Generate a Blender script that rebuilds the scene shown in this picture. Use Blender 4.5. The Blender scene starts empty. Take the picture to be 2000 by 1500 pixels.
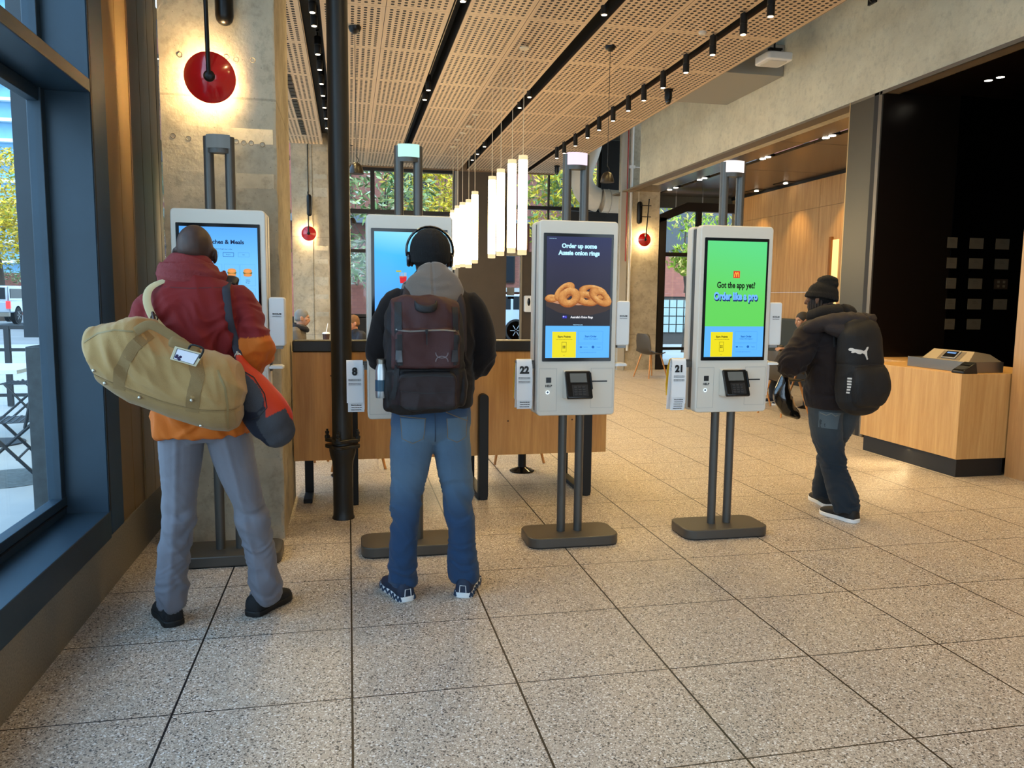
import bpy, bmesh, math, random
from mathutils import Vector, Matrix, noise
from mathutils.bvhtree import BVHTree
random.seed(7)
PI = math.pi
SC = bpy.context.scene
COL = SC.collection

def S(r, g, b):
    def l(c):
        c /= 255.0
        return c/12.92 if c <= .04045 else ((c+.055)/1.055)**2.4
    return (l(r), l(g), l(b))

# ------------------------------------------------------------------ camera, world, exposure, large lights
cam_d = bpy.data.cameras.new('camera'); cam = bpy.data.objects.new('camera', cam_d); COL.objects.link(cam)
YAW, PITCH, ROLL, FPX = .2069, .1099, .0108, 1520.66
_cy, _sy, _cp, _sp = math.cos(YAW), math.sin(YAW), math.cos(PITCH), math.sin(PITCH)
_w = Vector((_sy*_cp, _cy*_cp, -_sp)); _r = Vector((_cy, -_sy, 0)); _u = _r.cross(_w)
_R = math.cos(ROLL)*_r + math.sin(ROLL)*_u; _U = -math.sin(ROLL)*_r + math.cos(ROLL)*_u
mt = Matrix((_R, _U, -_w)).transposed().to_4x4(); mt.translation = Vector((.004, -2.7275, 1.4415))
cam.matrix_world = mt
cam_d.sensor_width = 36; cam_d.lens = FPX/2000*36; cam_d.clip_end = 400; cam_d.clip_start = .05
SC.camera = cam
SC.view_settings.view_transform = 'Standard'; SC.view_settings.look = 'None'
SC.view_settings.exposure = 0.38; SC.view_settings.gamma = 1; SC.view_settings.use_curve_mapping = False

wd = bpy.data.worlds.new('sky'); SC.world = wd; wd.use_nodes = True
nt = wd.node_tree; bgn = nt.nodes['Background']
tc = nt.nodes.new('ShaderNodeTexCoord'); sep = nt.nodes.new('ShaderNodeSeparateXYZ'); rp = nt.nodes.new('ShaderNodeValToRGB')
nt.links.new(tc.outputs['Generated'], sep.inputs[0]); nt.links.new(sep.outputs['Z'], rp.inputs[0]); nt.links.new(rp.outputs[0], bgn.inputs[0])
rp.color_ramp.elements[0].position = .0; rp.color_ramp.elements[0].color = (.66, .82, .95, 1)
rp.color_ramp.elements[1].position = .6; rp.color_ramp.elements[1].color = (.46, .70, 1.0, 1)
bgn.inputs[1].default_value = 3.2
SUN = bpy.data.lights.new('sun', 'SUN'); SUN.energy = 3.2; SUN.angle = .6; SUN.color = (1, .95, .86)
so = bpy.data.objects.new('sun', SUN); COL.objects.link(so); so.rotation_euler = (math.radians(38), math.radians(18), 0); so.location = (0, -20, 30)

def lamp(kind, name, loc, energy, color, parent=None, direction=(0, 0, -1), **kw):
    d = bpy.data.lights.new(name, kind); d.energy = energy; d.color = color
    for k, v in kw.items(): setattr(d, k, v)
    o = bpy.data.objects.new(name, d); COL.objects.link(o)
    o.rotation_euler = Vector(direction).to_track_quat('-Z', 'Y').to_euler()
    o.location = Vector(loc) - (Vector(ORG.get(parent.name, (0, 0, 0))) if parent else Vector((0, 0, 0)))
    if parent: o.parent = parent
    return o
WARM = (1.0, .70, .28)
ORG = {}
OFF = {}

# ------------------------------------------------------------------ materials
MATS = {}
def nodes(name):
    m = bpy.data.materials.new(name); m.use_nodes = True
    t = m.node_tree; b = t.nodes['Principled BSDF']
    MATS[name] = m
    return m, t, b
def N(t, kind, **kw):
    n = t.nodes.new(kind)
    for k, v in kw.items():
        if k in n.inputs: n.inputs[k].default_value = v
        else: setattr(n, k, v)
    return n
def M(name, col, rough=.5, metal=0, bump=0, bscale=60, var=0, vscale=4, stretch=(1, 1, 1), emit=0, ecol=None, spec=.5, coat=0, col2=None, sheen=0):
    if name in MATS: return MATS[name]
    m, t, b = nodes(name)
    b.inputs['Base Color'].default_value = (*col, 1); b.inputs['Roughness'].default_value = rough
    b.inputs['Metallic'].default_value = metal; b.inputs['Specular IOR Level'].default_value = spec
    b.inputs['Coat Weight'].default_value = coat
    if sheen: b.inputs['Sheen Weight'].default_value = sheen
    if emit:
        b.inputs['Emission Color'].default_value = (*(ecol or col), 1); b.inputs['Emission Strength'].default_value = emit
    if var or bump or col2:
        tc = N(t, 'ShaderNodeTexCoord'); mp = N(t, 'ShaderNodeMapping'); mp.inputs['Scale'].default_value = stretch
        t.links.new(tc.outputs['Object'], mp.inputs[0])
    if var or col2:
        n1 = N(t, 'ShaderNodeTexNoise', Scale=vscale, Detail=6.0, Roughness=.6)
        t.links.new(mp.outputs[0], n1.inputs['Vector'])
        r = N(t, 'ShaderNodeValToRGB')
        c2 = col2 if col2 else tuple(c*(1-var) for c in col)
        c1 = tuple(min(1, c*(1+var*.6)) for c in col) if not col2 else col
        r.color_ramp.elements[0].position = .3; r.color_ramp.elements[0].color = (*c2, 1)
        r.color_ramp.elements[1].position = .7; r.color_ramp.elements[1].color = (*c1, 1)
        t.links.new(n1.outputs[0], r.inputs[0]); t.links.new(r.outputs[0], b.inputs['Base Color'])
    if bump:
        n2 = N(t, 'ShaderNodeTexNoise', Scale=bscale, Detail=4.0)
        t.links.new(mp.outputs[0], n2.inputs['Vector'])
        bp = N(t, 'ShaderNodeBump', Strength=bump, Distance=.01)
        t.links.new(n2.outputs[0], bp.inputs['Height']); t.links.new(bp.outputs[0], b.inputs['Normal'])
    return m
def MV(name, rough=.8, bump=.2, bscale=300, spec=.3, sheen=0, emit=0):
    """material reading the mesh colour attribute 'Col'"""
    if name in MATS: return MATS[name]
    m, t, b = nodes(name)
    a = N(t, 'ShaderNodeVertexColor', layer_name='Col')
    t.links.new(a.outputs[0], b.inputs['Base Color']); b.inputs['Roughness'].default_value = rough
    b.inputs['Specular IOR Level'].default_value = spec; b.inputs['Sheen Weight'].default_value = sheen
    if emit:
        t.links.new(a.outputs[0], b.inputs['Emission Color']); b.inputs['Emission Strength'].default_value = emit
        b.inputs['Base Color'].default_value = (0, 0, 0, 1)
        t.links.remove(b.inputs['Base Color'].links[0])
    if bump:
        tc = N(t, 'ShaderNodeTexCoord'); n2 = N(t, 'ShaderNodeTexNoise', Scale=bscale, Detail=3.0)
        t.links.new(tc.outputs['Object'], n2.inputs['Vector'])
        bp = N(t, 'ShaderNodeBump', Strength=bump, Distance=.004)
        t.links.new(n2.outputs[0], bp.inputs['Height']); t.links.new(bp.outputs[0], b.inputs['Normal'])
    return m
def EM(name, col, s=1.0):
    if name in MATS: return MATS[name]
    m, t, b = nodes(name)
    b.inputs['Base Color'].default_value = (.01, .01, .01, 1); b.inputs['Roughness'].default_value = .25
    b.inputs['Specular IOR Level'].default_value = .15
    b.inputs['Emission Color'].default_value = (*col, 1); b.inputs['Emission Strength'].default_value = s if s > 2 else s*.86
    return m
def EMG(name, stops, z0, z1, s=1.0, xw=0):
    """screen emission with a picture gradient along object Z"""
    m, t, b = nodes(name)
    tc = N(t, 'ShaderNodeTexCoord'); sp = N(t, 'ShaderNodeSeparateXYZ'); t.links.new(tc.outputs['Object'], sp.inputs[0])
    mr = N(t, 'ShaderNodeMapRange'); mr.inputs[1].default_value = z0; mr.inputs[2].default_value = z1
    t.links.new(sp.outputs['Z'], mr.inputs[0])
    src = mr.outputs[0]
    if xw:
        ma = N(t, 'ShaderNodeMath', operation='MULTIPLY_ADD'); ma.inputs[1].default_value = xw
        t.links.new(sp.outputs['X'], ma.inputs[0]); t.links.new(src, ma.inputs[2]); src = ma.outputs[0]
    r = N(t, 'ShaderNodeValToRGB')
    while len(r.color_ramp.elements) < len(stops): r.color_ramp.elements.new(.5)
    for e, (p, c) in zip(r.color_ramp.elements, stops): e.position = p; e.color = (*c, 1)
    t.links.new(src, r.inputs[0]); t.links.new(r.outputs[0], b.inputs['Emission Color'])
    b.inputs['Emission Strength'].default_value = s*.86; b.inputs['Base Color'].default_value = (.01, .01, .01, 1)
    b.inputs['Roughness'].default_value = .2; b.inputs['Specular IOR Level'].default_value = .15
    return m
def wood(name, c1, c2, axis='Z', rough=.45, scale=9, seam=None):
    m, t, b = nodes(name)
    tc = N(t, 'ShaderNodeTexCoord'); mp = N(t, 'ShaderNodeMapping')
    sc = {'Z': (scale, scale, .5), 'X': (.5, scale, scale), 'Y': (scale, .5, scale)}[axis]
    mp.inputs['Scale'].default_value = sc
    t.links.new(tc.outputs['Object'], mp.inputs[0])
    n1 = N(t, 'ShaderNodeTexNoise', Scale=2.2, Detail=8.0, Roughness=.65, Distortion=.4); t.links.new(mp.outputs[0], n1.inputs['Vector'])
    n2 = N(t, 'ShaderNodeTexNoise', Scale=11.0, Detail=5.0, Roughness=.7); t.links.new(mp.outputs[0], n2.inputs['Vector'])
    mx = N(t, 'ShaderNodeMath', operation='MULTIPLY_ADD'); mx.inputs[1].default_value = .35
    t.links.new(n2.outputs[0], mx.inputs[0]); t.links.new(n1.outputs[0], mx.inputs[2])
    r = N(t, 'ShaderNodeValToRGB'); r.color_ramp.elements[0].position = .5; r.color_ramp.elements[0].color = (*c2, 1)
    r.color_ramp.elements[1].position = .85; r.color_ramp.elements[1].color = (*c1, 1)
    t.links.new(mx.outputs[0], r.inputs[0]); t.links.new(r.outputs[0], b.inputs['Base Color'])
    b.inputs['Roughness'].default_value = rough
    return m
def mth(t, op, a, bb=None, c=None):
    n = N(t, 'ShaderNodeMath', operation=op)
    for i, v in enumerate((a, bb, c)):
        if v is None: continue
        if isinstance(v, (int, float)): n.inputs[i].default_value = v
        else: t.links.new(v, n.inputs[i])
    return n.outputs[0]
def mixc(t, fac, c1, c2):
    n = N(t, 'ShaderNodeMix', data_type='RGBA')
    for i, v in ((0, fac), (6, c1), (7, c2)):
        if isinstance(v, (int, float)): n.inputs[i].default_value = v
        elif isinstance(v, tuple): n.inputs[i].default_value = (*v, 1)
        else: t.links.new(v, n.inputs[i])
    return n.outputs[2]
def glassmat(name, tint=(.9, .97, 1), refl=.08):
    m = bpy.data.materials.new(name); m.use_nodes = True; t = m.node_tree; MATS[name] = m
    t.nodes.clear(); out = N(t, 'ShaderNodeOutputMaterial'); tr = N(t, 'ShaderNodeBsdfTransparent'); tr.inputs[0].default_value = (*tint, 1)
    gl = N(t, 'ShaderNodeBsdfGlossy'); gl.inputs['Roughness'].default_value = .03
    lw = N(t, 'ShaderNodeLayerWeight'); pw = N(t, 'ShaderNodeMath', operation='POWER'); pw.inputs[1].default_value = 4.0; t.links.new(lw.outputs['Facing'], pw.inputs[0])
    ma = N(t, 'ShaderNodeMath', operation='MULTIPLY_ADD'); ma.inputs[1].default_value = .5; ma.inputs[2].default_value = .03; t.links.new(pw.outputs[0], ma.inputs[0])
    mx = N(t, 'ShaderNodeMixShader'); t.links.new(ma.outputs[0], mx.inputs[0]); t.links.new(tr.outputs[0], mx.inputs[1]); t.links.new(gl.outputs[0], mx.inputs[2])
    t.links.new(mx.outputs[0], out.inputs[0]); return m

# ------------------------------------------------------------------ mesh builder
class MB:
    def __init__(s): s.v = []; s.f = []; s.mi = []; s.m = 0
    def add(s, vs, fs):
        o = len(s.v); s.v += [Vector(v) for v in vs]
        for f in fs: s.f.append([i+o for i in f]); s.mi.append(s.m)
        return s
    def box(s, x0, x1, y0, y1, z0, z1):
        vs = [(x, y, z) for z in (z0, z1) for y in (y0, y1) for x in (x0, x1)]
        return s.add(vs, [(0, 2, 3, 1), (4, 5, 7, 6), (0, 1, 5, 4), (2, 6, 7, 3), (0, 4, 6, 2), (1, 3, 7, 5)])
    def obox(s, c, sx, sy, sz, rot=None):
        m = rot.to_matrix() if rot is not None and not isinstance(rot, Matrix) else (rot or Matrix.Identity(3))
        vs = [Vector(c) + m @ Vector((x, y, z)) for z in (-sz/2, sz/2) for y in (-sy/2, sy/2) for x in (-sx/2, sx/2)]
        return s.add(vs, [(0, 2, 3, 1), (4, 5, 7, 6), (0, 1, 5, 4), (2, 6, 7, 3), (0, 4, 6, 2), (1, 3, 7, 5)])
    def bar(s, p0, p1, w, h):
        p0, p1 = Vector(p0), Vector(p1); d = (p1-p0); q = d.to_track_quat('Z', 'Y')
        return s.obox((p0+p1)/2, w, h, d.length, q)
    def prism(s, poly, axis, a0, a1):
        """polygon extruded along axis; poly coords are the other two axes in order"""
        def P(u, v, a):
            return {'X': (a, u, v), 'Y': (u, a, v), 'Z': (u, v, a)}[axis]
        n = len(poly); vs = [P(u, v, a0) for u, v in poly]+[P(u, v, a1) for u, v in poly]
        fs = [tuple(range(n))[::-1], tuple(range(n, 2*n))]+[(i, (i+1) % n, n+(i+1) % n, n+i) for i in range(n)]
        return s.add(vs, fs)
    def rprism(s, u0, u1, v0, v1, r, axis, a0, a1, seg=5):
        poly = []
        for cu, cv, st in ((u1-r, v1-r, 0), (u0+r, v1-r, 90), (u0+r, v0+r, 180), (u1-r, v0+r, 270)):
            for k in range(seg+1):
                a = math.radians(st+90*k/seg); poly.append((cu+r*math.cos(a), cv+r*math.sin(a)))
        return s.prism(poly, axis, a0, a1)
    def lathe(s, c, prof, seg=24, axis='Z', cap=True):
        vs = []; fs = []; n = len(prof)
        for r, h in prof:
            for k in range(seg):
                a = 2*PI*k/seg; x, y = r*math.cos(a), r*math.sin(a)
                p = {'Z': (x, y, h), 'Y': (x, h, y), 'X': (h, x, y)}[axis]
                vs.append(Vector(c)+Vector(p))
        for i in range(n-1):
            for k in range(seg):
                k2 = (k+1) % seg; fs.append((i*seg+k, i*seg+k2, (i+1)*seg+k2, (i+1)*seg+k))
        if cap: fs.append(tuple(range(seg))[::-1]); fs.append(tuple(range((n-1)*seg, n*seg)))
        return s.add(vs, fs)
    def cyl(s, p0, p1, r, r1=None, seg=16):
        return s.tube([p0, p1], [r, r if r1 is None else r1], seg, cap=False, flat=True)
    def tube(s, pts, rad, seg=14, ref=(1, 0, 0), sub=0, cap=True, flat=False, ang=0, nexp=2.0):
        pts = [Vector(p) for p in pts]
        if isinstance(rad, (int, float)): rad = [rad]*len(pts)
        rad = [(r, r) if isinstance(r, (int, float)) else tuple(r) for r in rad]
        if sub:
            P, R = [], []
            n = len(pts)
            for i in range(n-1):
                p0, p1, p2, p3 = pts[max(0, i-1)], pts[i], pts[i+1], pts[min(n-1, i+2)]
                r0, r1, r2, r3 = rad[max(0, i-1)], rad[i], rad[i+1], rad[min(n-1, i+2)]
                for k in range(sub):
                    t = k/sub; a, b, c, d = -.5*t+t*t-.5*t**3, 1-2.5*t*t+1.5*t**3, .5*t+2*t*t-1.5*t**3, -.5*t*t+.5*t**3
                    P.append(p0*a+p1*b+p2*c+p3*d); R.append(tuple(max(1e-4, r0[j]*a+r1[j]*b+r2[j]*c+r3[j]*d) for j in (0, 1)))
            P.append(pts[-1]); R.append(rad[-1]); pts, rad = P, R
        n = len(pts); T = []
        for i in range(n):
            d = pts[min(n-1, i+1)]-pts[max(0, i-1)]; T.append(d.normalized() if d.length > 1e-9 else Vector((0, 0, 1)))
        if cap:
            hs = []
            for q in (.5, .8, .96):
                k = math.sqrt(1-q*q); hs.append((q, k))
            r = min(rad[0]); P0 = [(pts[0]-T[0]*r*q, (rad[0][0]*k, rad[0][1]*k), T[0]) for q, k in hs[::-1]]
            r = min(rad[-1]); P1 = [(pts[-1]+T[-1]*r*q, (rad[-1][0]*k, rad[-1][1]*k), T[-1]) for q, k in hs]
            if cap == 'b': P0 = []
            if cap == 'a': P1 = []
            pts = [p[0] for p in P0]+pts+[p[0] for p in P1]; rad = [p[1] for p in P0]+rad+[p[1] for p in P1]; T = [p[2] for p in P0]+T+[p[2] for p in P1]
            n = len(pts)
        ref = Vector(ref); vs = []; fs = []
        for i in range(n):
            t = T[i]; u = ref-t*ref.dot(t)
            if u.length < .15: u = Vector((0, 1, 0)) - t*t.y
            if u.length < .15: u = Vector((0, 0, 1)) - t*t.z
            u.normalize(); w = t.cross(u)
            for k in range(seg):
                a = 2*PI*k/seg+ang; ca, sa = math.cos(a), math.sin(a)
                if nexp != 2.0:
                    ca = math.copysign(abs(ca)**(2/nexp), ca); sa = math.copysign(abs(sa)**(2/nexp), sa)
                vs.append(pts[i]+u*rad[i][0]*ca+w*rad[i][1]*sa)
        for i in range(n-1):
            for k in range(seg):
                k2 = (k+1) % seg; fs.append((i*seg+k, i*seg+k2, (i+1)*seg+k2, (i+1)*seg+k))
        fs.append(tuple(range(seg))[::-1]); fs.append(tuple(range((n-1)*seg, n*seg)))
        return s.add(vs, fs)
    def ell(s, c, r, rot=None, seg=20, rings=12):
        m = rot if rot is not None else Matrix.Identity(3); vs = []; fs = []
        for i in range(1, rings):
            p = PI*i/rings
            for k in range(seg):
                a = 2*PI*k/seg
                vs.append(Vector(c)+m @ Vector((r[0]*math.sin(p)*math.cos(a), r[1]*math.sin(p)*math.sin(a), r[2]*math.cos(p))))
        top = len(vs); vs.append(Vector(c)+m @ Vector((0, 0, r[2]))); vs.append(Vector(c)-m @ Vector((0, 0, r[2])))
        for i in range(rings-2):
            for k in range(seg):
                k2 = (k+1) % seg; fs.append((i*seg+k, (i+1)*seg+k, (i+1)*seg+k2, i*seg+k2))
        for k in range(seg):
            k2 = (k+1) % seg; fs.append((top, k, k2)); fs.append((top+1, (rings-2)*seg+k2, (rings-2)*seg+k))
        return s.add(vs, fs)
    def torus(s, c, R, r, axis='Z', seg=24, sg=10, sy=1.0):
        vs = []; fs = []
        for i in range(seg):
            a = 2*PI*i/seg
            for k in range(sg):
                b = 2*PI*k/sg; x, y, z = (R+r*math.cos(b))*math.cos(a), (R+r*math.cos(b))*math.sin(a), r*math.sin(b)*sy
                p = {'Z': (x, y, z), 'Y': (x, z, y), 'X': (z, x, y)}[axis]; vs.append(Vector(c)+Vector(p))
        for i in range(seg):
            for k in range(sg):
                i2, k2 = (i+1) % seg, (k+1) % sg; fs.append((i*sg+k, i2*sg+k, i2*sg+k2, i*sg+k2))
        return s.add(vs, fs)

def tomesh(name, mb):
    me = bpy.data.meshes.new(name); me.from_pydata([tuple(v) for v in mb.v], [], mb.f); me.update()
    return me
def fixn(me):
    bm = bmesh.new(); bm.from_mesh(me); bmesh.ops.recalc_face_normals(bm, faces=bm.faces); bm.to_mesh(me); bm.free()
def setp(o, label=None, cat=None, group=None, kind=None):
    for k, v in (('label', label), ('category', cat), ('group', group), ('kind', kind)):
        if v: o[k] = v
def thing(name, label, cat, loc=(0, 0, 0), rz=0, group=None):
    o = bpy.data.objects.new(name, None); COL.objects.link(o); o.empty_display_size = .05
    o.location = loc; o.rotation_euler = (0, 0, rz); ORG[o.name] = Vector(loc) if not rz else Vector((0, 0, 0))
    setp(o, label, cat, group); return o
def obj(name, mb, mat, parent=None, label=None, cat=None, group=None, kind=None, bev=0, bseg=2, sm=35, local=False, org=None, fn=True):
    """world-coordinate geometry (or local=True) linked as ONE mesh object"""
    me = mb if isinstance(mb, bpy.types.Mesh) else tomesh(name, mb)
    if fn and not isinstance(mb, bpy.types.Mesh): fixn(me)
    for m in (mat if isinstance(mat, (list, tuple)) else [mat]): me.materials.append(m)
    if isinstance(mb, MB) and isinstance(mat, (list, tuple)):
        for p, i in zip(me.polygons, mb.mi): p.material_index = i
    o = bpy.data.objects.new(name, me); COL.objects.link(o)
    if parent is not None:
        O = Vector((0, 0, 0)) if local else Vector(ORG[parent.name]); o.parent = parent; ORG[o.name] = ORG[parent.name]
    elif org is not None: O = Vector(org); o.location = O; ORG[o.name] = O
    elif kind == 'structure' or local: O = Vector((0, 0, 0)); ORG[o.name] = O
    else:
        xs = [v.co for v in me.vertices]
        O = Vector(((min(v.x for v in xs)+max(v.x for v in xs))/2, (min(v.y for v in xs)+max(v.y for v in xs))/2, min(v.z for v in xs)))
        o.location = O; ORG[o.name] = O
    OFF[me.name] = O.copy()
    if O.length > 0: me.transform(Matrix.Translation(-O))
    if sm:
        me.polygons.foreach_set('use_smooth', [True]*len(me.polygons)); me.set_sharp_from_angle(angle=math.radians(sm))
    if bev:
        b = o.modifiers.new('bevel', 'BEVEL'); b.width = bev; b.segments = bseg; b.limit_method = 'ANGLE'; b.angle_limit = math.radians(40)
    me.update(); setp(o, label, cat, group, kind); return o
def struct(name, mb, mat, **kw): return obj(name, mb, mat, kind='structure', **kw)
def dup(root, loc, rz=None, label=None, group=None):
    r = root.copy(); COL.objects.link(r); r.location = loc
    if rz is not None: r.rotation_euler = (0, 0, rz)
    ORG[r.name] = Vector(loc)
    if label: r['label'] = label
    if group: r['group'] = group
    for ch in list(root.children):
        c = ch.copy(); COL.objects.link(c); c.parent = r
        for g in list(ch.children):
            d = g.copy(); COL.objects.link(d); d.parent = c
    return r
def text(name, s, size, loc, mat, parent, rot=(PI/2, 0, 0), bold=0, sx=1, align='CENTER', local=True, extrude=.0004, shear=0):
    cu = bpy.data.curves.new(name, 'FONT'); cu.body = s; cu.size = size; cu.align_x = align; cu.align_y = 'CENTER'
    cu.extrude = extrude; cu.offset = bold; cu.resolution_u = 3; cu.shear = shear
    o = bpy.data.objects.new('tmp', cu); COL.objects.link(o); bpy.context.view_layer.update()
    me = bpy.data.meshes.new_from_object(o.evaluated_get(bpy.context.evaluated_depsgraph_get())); bpy.data.objects.remove(o)
    R = Matrix.LocRotScale(Vector(loc), None, None) @ __import__('mathutils').Euler(rot).to_matrix().to_4x4() @ Matrix.Diagonal((sx, 1, 1, 1))
    me.transform(R); me.materials.clear()
    return obj(name, me, mat, parent, local=local, sm=0)
def remesh(mb, voxel, smooth=6, name='m'):
    me = tomesh(name, mb); fixn(me)
    o = bpy.data.objects.new('tmp', me); COL.objects.link(o)
    r = o.modifiers.new('r', 'REMESH'); r.mode = 'VOXEL'; r.voxel_size = voxel; r.use_smooth_shade = True
    if smooth:
        q = o.modifiers.new('s', 'SMOOTH'); q.iterations = smooth; q.factor = .5
    bpy.context.view_layer.update()
    out = bpy.data.meshes.new_from_object(o.evaluated_get(bpy.context.evaluated_depsgraph_get())); bpy.data.objects.remove(o)
    out.name = name; return out
def displace(me, fn):
    ns = [v.normal.copy() for v in me.vertices]
    for v, n in zip(me.vertices, ns):
        d = fn(v.co, n)
        if d: v.co = v.co+n*d
    me.update()
def vcol(me, fn):
    a = me.color_attributes.new('Col', 'FLOAT_COLOR', 'POINT')
    for i, v in enumerate(me.vertices): a.data[i].color = (*fn(v.co), 1)
def ridge(p): return 1-2*abs(noise.noise(p))
def bvh(*mes):
    V = []; F = []
    for me in mes:
        o = len(V); q = OFF.get(me.name, Vector((0, 0, 0))); V += [v.co+q for v in me.vertices]; F += [[i+o for i in p.vertices] for p in me.polygons]
    return BVHTree.FromPolygons(V, F)
def hit(tree, x, z, y0=-1.0, d=(0, 1, 0), default=None):
    h = tree.ray_cast(Vector((x, y0, z)), Vector(d))
    return h[0] if h[0] is not None else default
def _sheet(mb, G, nu, nv, th, off):
    """G[j][i] = surface point or None; builds a thin sheet, dropping cells that miss the surface"""
    vs = []; ids = {}
    def vid(j, i, k):
        if (j, i, k) not in ids:
            h = G[j][i]; ids[(j, i, k)] = len(vs); vs.append(Vector((h.x, h.y-th-off if k == 0 else h.y+.004-off, h.z)))
        return ids[(j, i, k)]
    ok = lambda j, i: 0 <= j < nv and 0 <= i < nu and all(G[j+a][i+c] is not None for a in (0, 1) for c in (0, 1)) and max(G[j+a][i+c].y for a in (0, 1) for c in (0, 1))-min(G[j+a][i+c].y for a in (0, 1) for c in (0, 1)) < .05
    fs = []
    for j in range(nv):
        for i in range(nu):
            if not ok(j, i): continue
            fs.append([vid(j, i, 0), vid(j, i+1, 0), vid(j+1, i+1, 0), vid(j+1, i, 0)]); fs.append([vid(j, i, 1), vid(j+1, i, 1), vid(j+1, i+1, 1), vid(j, i+1, 1)])
            for (dj, di, a, c) in ((-1, 0, (j, i), (j, i+1)), (1, 0, (j+1, i+1), (j+1, i)), (0, 1, (j, i+1), (j+1, i+1)), (0, -1, (j+1, i), (j, i))):
                if not ok(j+dj, i+di): fs.append([vid(*a, 0), vid(*a, 1), vid(*c, 1), vid(*c, 0)])
    return mb.add(vs, fs)
def patch(tree, quad, nu=8, nv=8, th=.003, y0=-1.0, mb=None, off=0):
    """quad = 4 (x,z) corners; lies on the surface seen along +Y, with thickness"""
    mb = mb or MB(); q = [Vector(c) for c in quad]; G = []
    for j in range(nv+1):
        row = []
        for i in range(nu+1):
            u, v = i/nu, j/nv; p = (q[0]*(1-u)+q[1]*u)*(1-v)+(q[3]*(1-u)+q[2]*u)*v; row.append(hit(tree, p.x, p.y, y0))
        G.append(row)
    return _sheet(mb, G, nu, nv, th, off)
def ribbon(tree, pts, w, th=.003, y0=-1.0, mb=None, sub=6, off=0):
    """band of width w along (x,z) polyline lying on the surface"""
    pts = [Vector(p) for p in pts]; P = []
    for a, b in zip(pts, pts[1:]):
        for k in range(sub): P.append(a+(b-a)*k/sub)
    P.append(pts[-1]); mb = mb or MB(); G = []
    for i, p in enumerate(P):
        d = (P[min(len(P)-1, i+1)]-P[max(0, i-1)]).normalized(); nrm = Vector((-d.y, d.x))
        G.append([hit(tree, (p+nrm*w/2*s_).x, (p+nrm*w/2*s_).y, y0) for s_ in (-1, -.4, .4, 1)])
    return _sheet(mb, G, 3, len(P)-1, th, off)
def project(me, tree, off=.002, y0=-1.0):
    ly = None
    for v in me.vertices:
        h = hit(tree, v.co.x, v.co.z, y0)
        if h is None: h = Vector((0, ly or 0, 0))
        ly = h.y; v.co.y = h.y-off
    me.update(); return me
# ------------------------------------------------------------------ setting: materials
def terrazzo():
    m, t, b = nodes('terrazzo')
    g = N(t, 'ShaderNodeTexCoord').outputs['Object']; sp = N(t, 'ShaderNodeSeparateXYZ'); t.links.new(g, sp.inputs[0])
    def joint(axis, w):
        f = mth(t, 'FRACT', mth(t, 'DIVIDE', mth(t, 'ADD', sp.outputs[axis], 61.0), .61))
        d = mth(t, 'MINIMUM', f, mth(t, 'SUBTRACT', 1.0, f)); return mth(t, 'LESS_THAN', d, w/.61/2)
    jx, jy = joint('X', .0080), joint('Y', .0058); j = mth(t, 'MAXIMUM', jx, jy)
    v1 = N(t, 'ShaderNodeTexVoronoi', Scale=260.0); t.links.new(g, v1.inputs['Vector'])
    v2 = N(t, 'ShaderNodeTexVoronoi', Scale=170.0); t.links.new(g, v2.inputs['Vector'])
    n0 = N(t, 'ShaderNodeTexNoise', Scale=2.5, Detail=5.0); t.links.new(g, n0.inputs['Vector'])
    n1 = N(t, 'ShaderNodeTexNoise', Scale=120.0, Detail=3.0); t.links.new(g, n1.inputs['Vector'])
    s1 = N(t, 'ShaderNodeSeparateColor'); t.links.new(v1.outputs['Color'], s1.inputs[0])
    s2 = N(t, 'ShaderNodeSeparateColor'); t.links.new(v2.outputs['Color'], s2.inputs[0])
    base = mixc(t, n0.outputs[0], S(178, 163, 148), S(194, 180, 164))
    base = mixc(t, mth(t, 'MULTIPLY', n1.outputs[0], .4), base, S(134, 119, 104))
    c = mixc(t, mth(t, 'GREATER_THAN', s1.outputs[0], .80), base, S(214, 206, 194))
    c = mixc(t, mth(t, 'LESS_THAN', s1.outputs[1], .13), c, S(104, 96, 88))
    c = mixc(t, mth(t, 'LESS_THAN', s2.outputs[0], .07), c, S(78, 72, 68))
    c = mixc(t, mth(t, 'GREATER_THAN', s2.outputs[2], .95), c, S(225, 220, 214))
    c = mixc(t, j, c, S(22, 16, 14))
    t.links.new(c, b.inputs['Base Color'])
    r = mth(t, 'MULTIPLY_ADD', n0.outputs[0], .22, .27); t.links.new(r, b.inputs['Roughness'])
    b.inputs['Specular IOR Level'].default_value = .45
    return m
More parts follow.
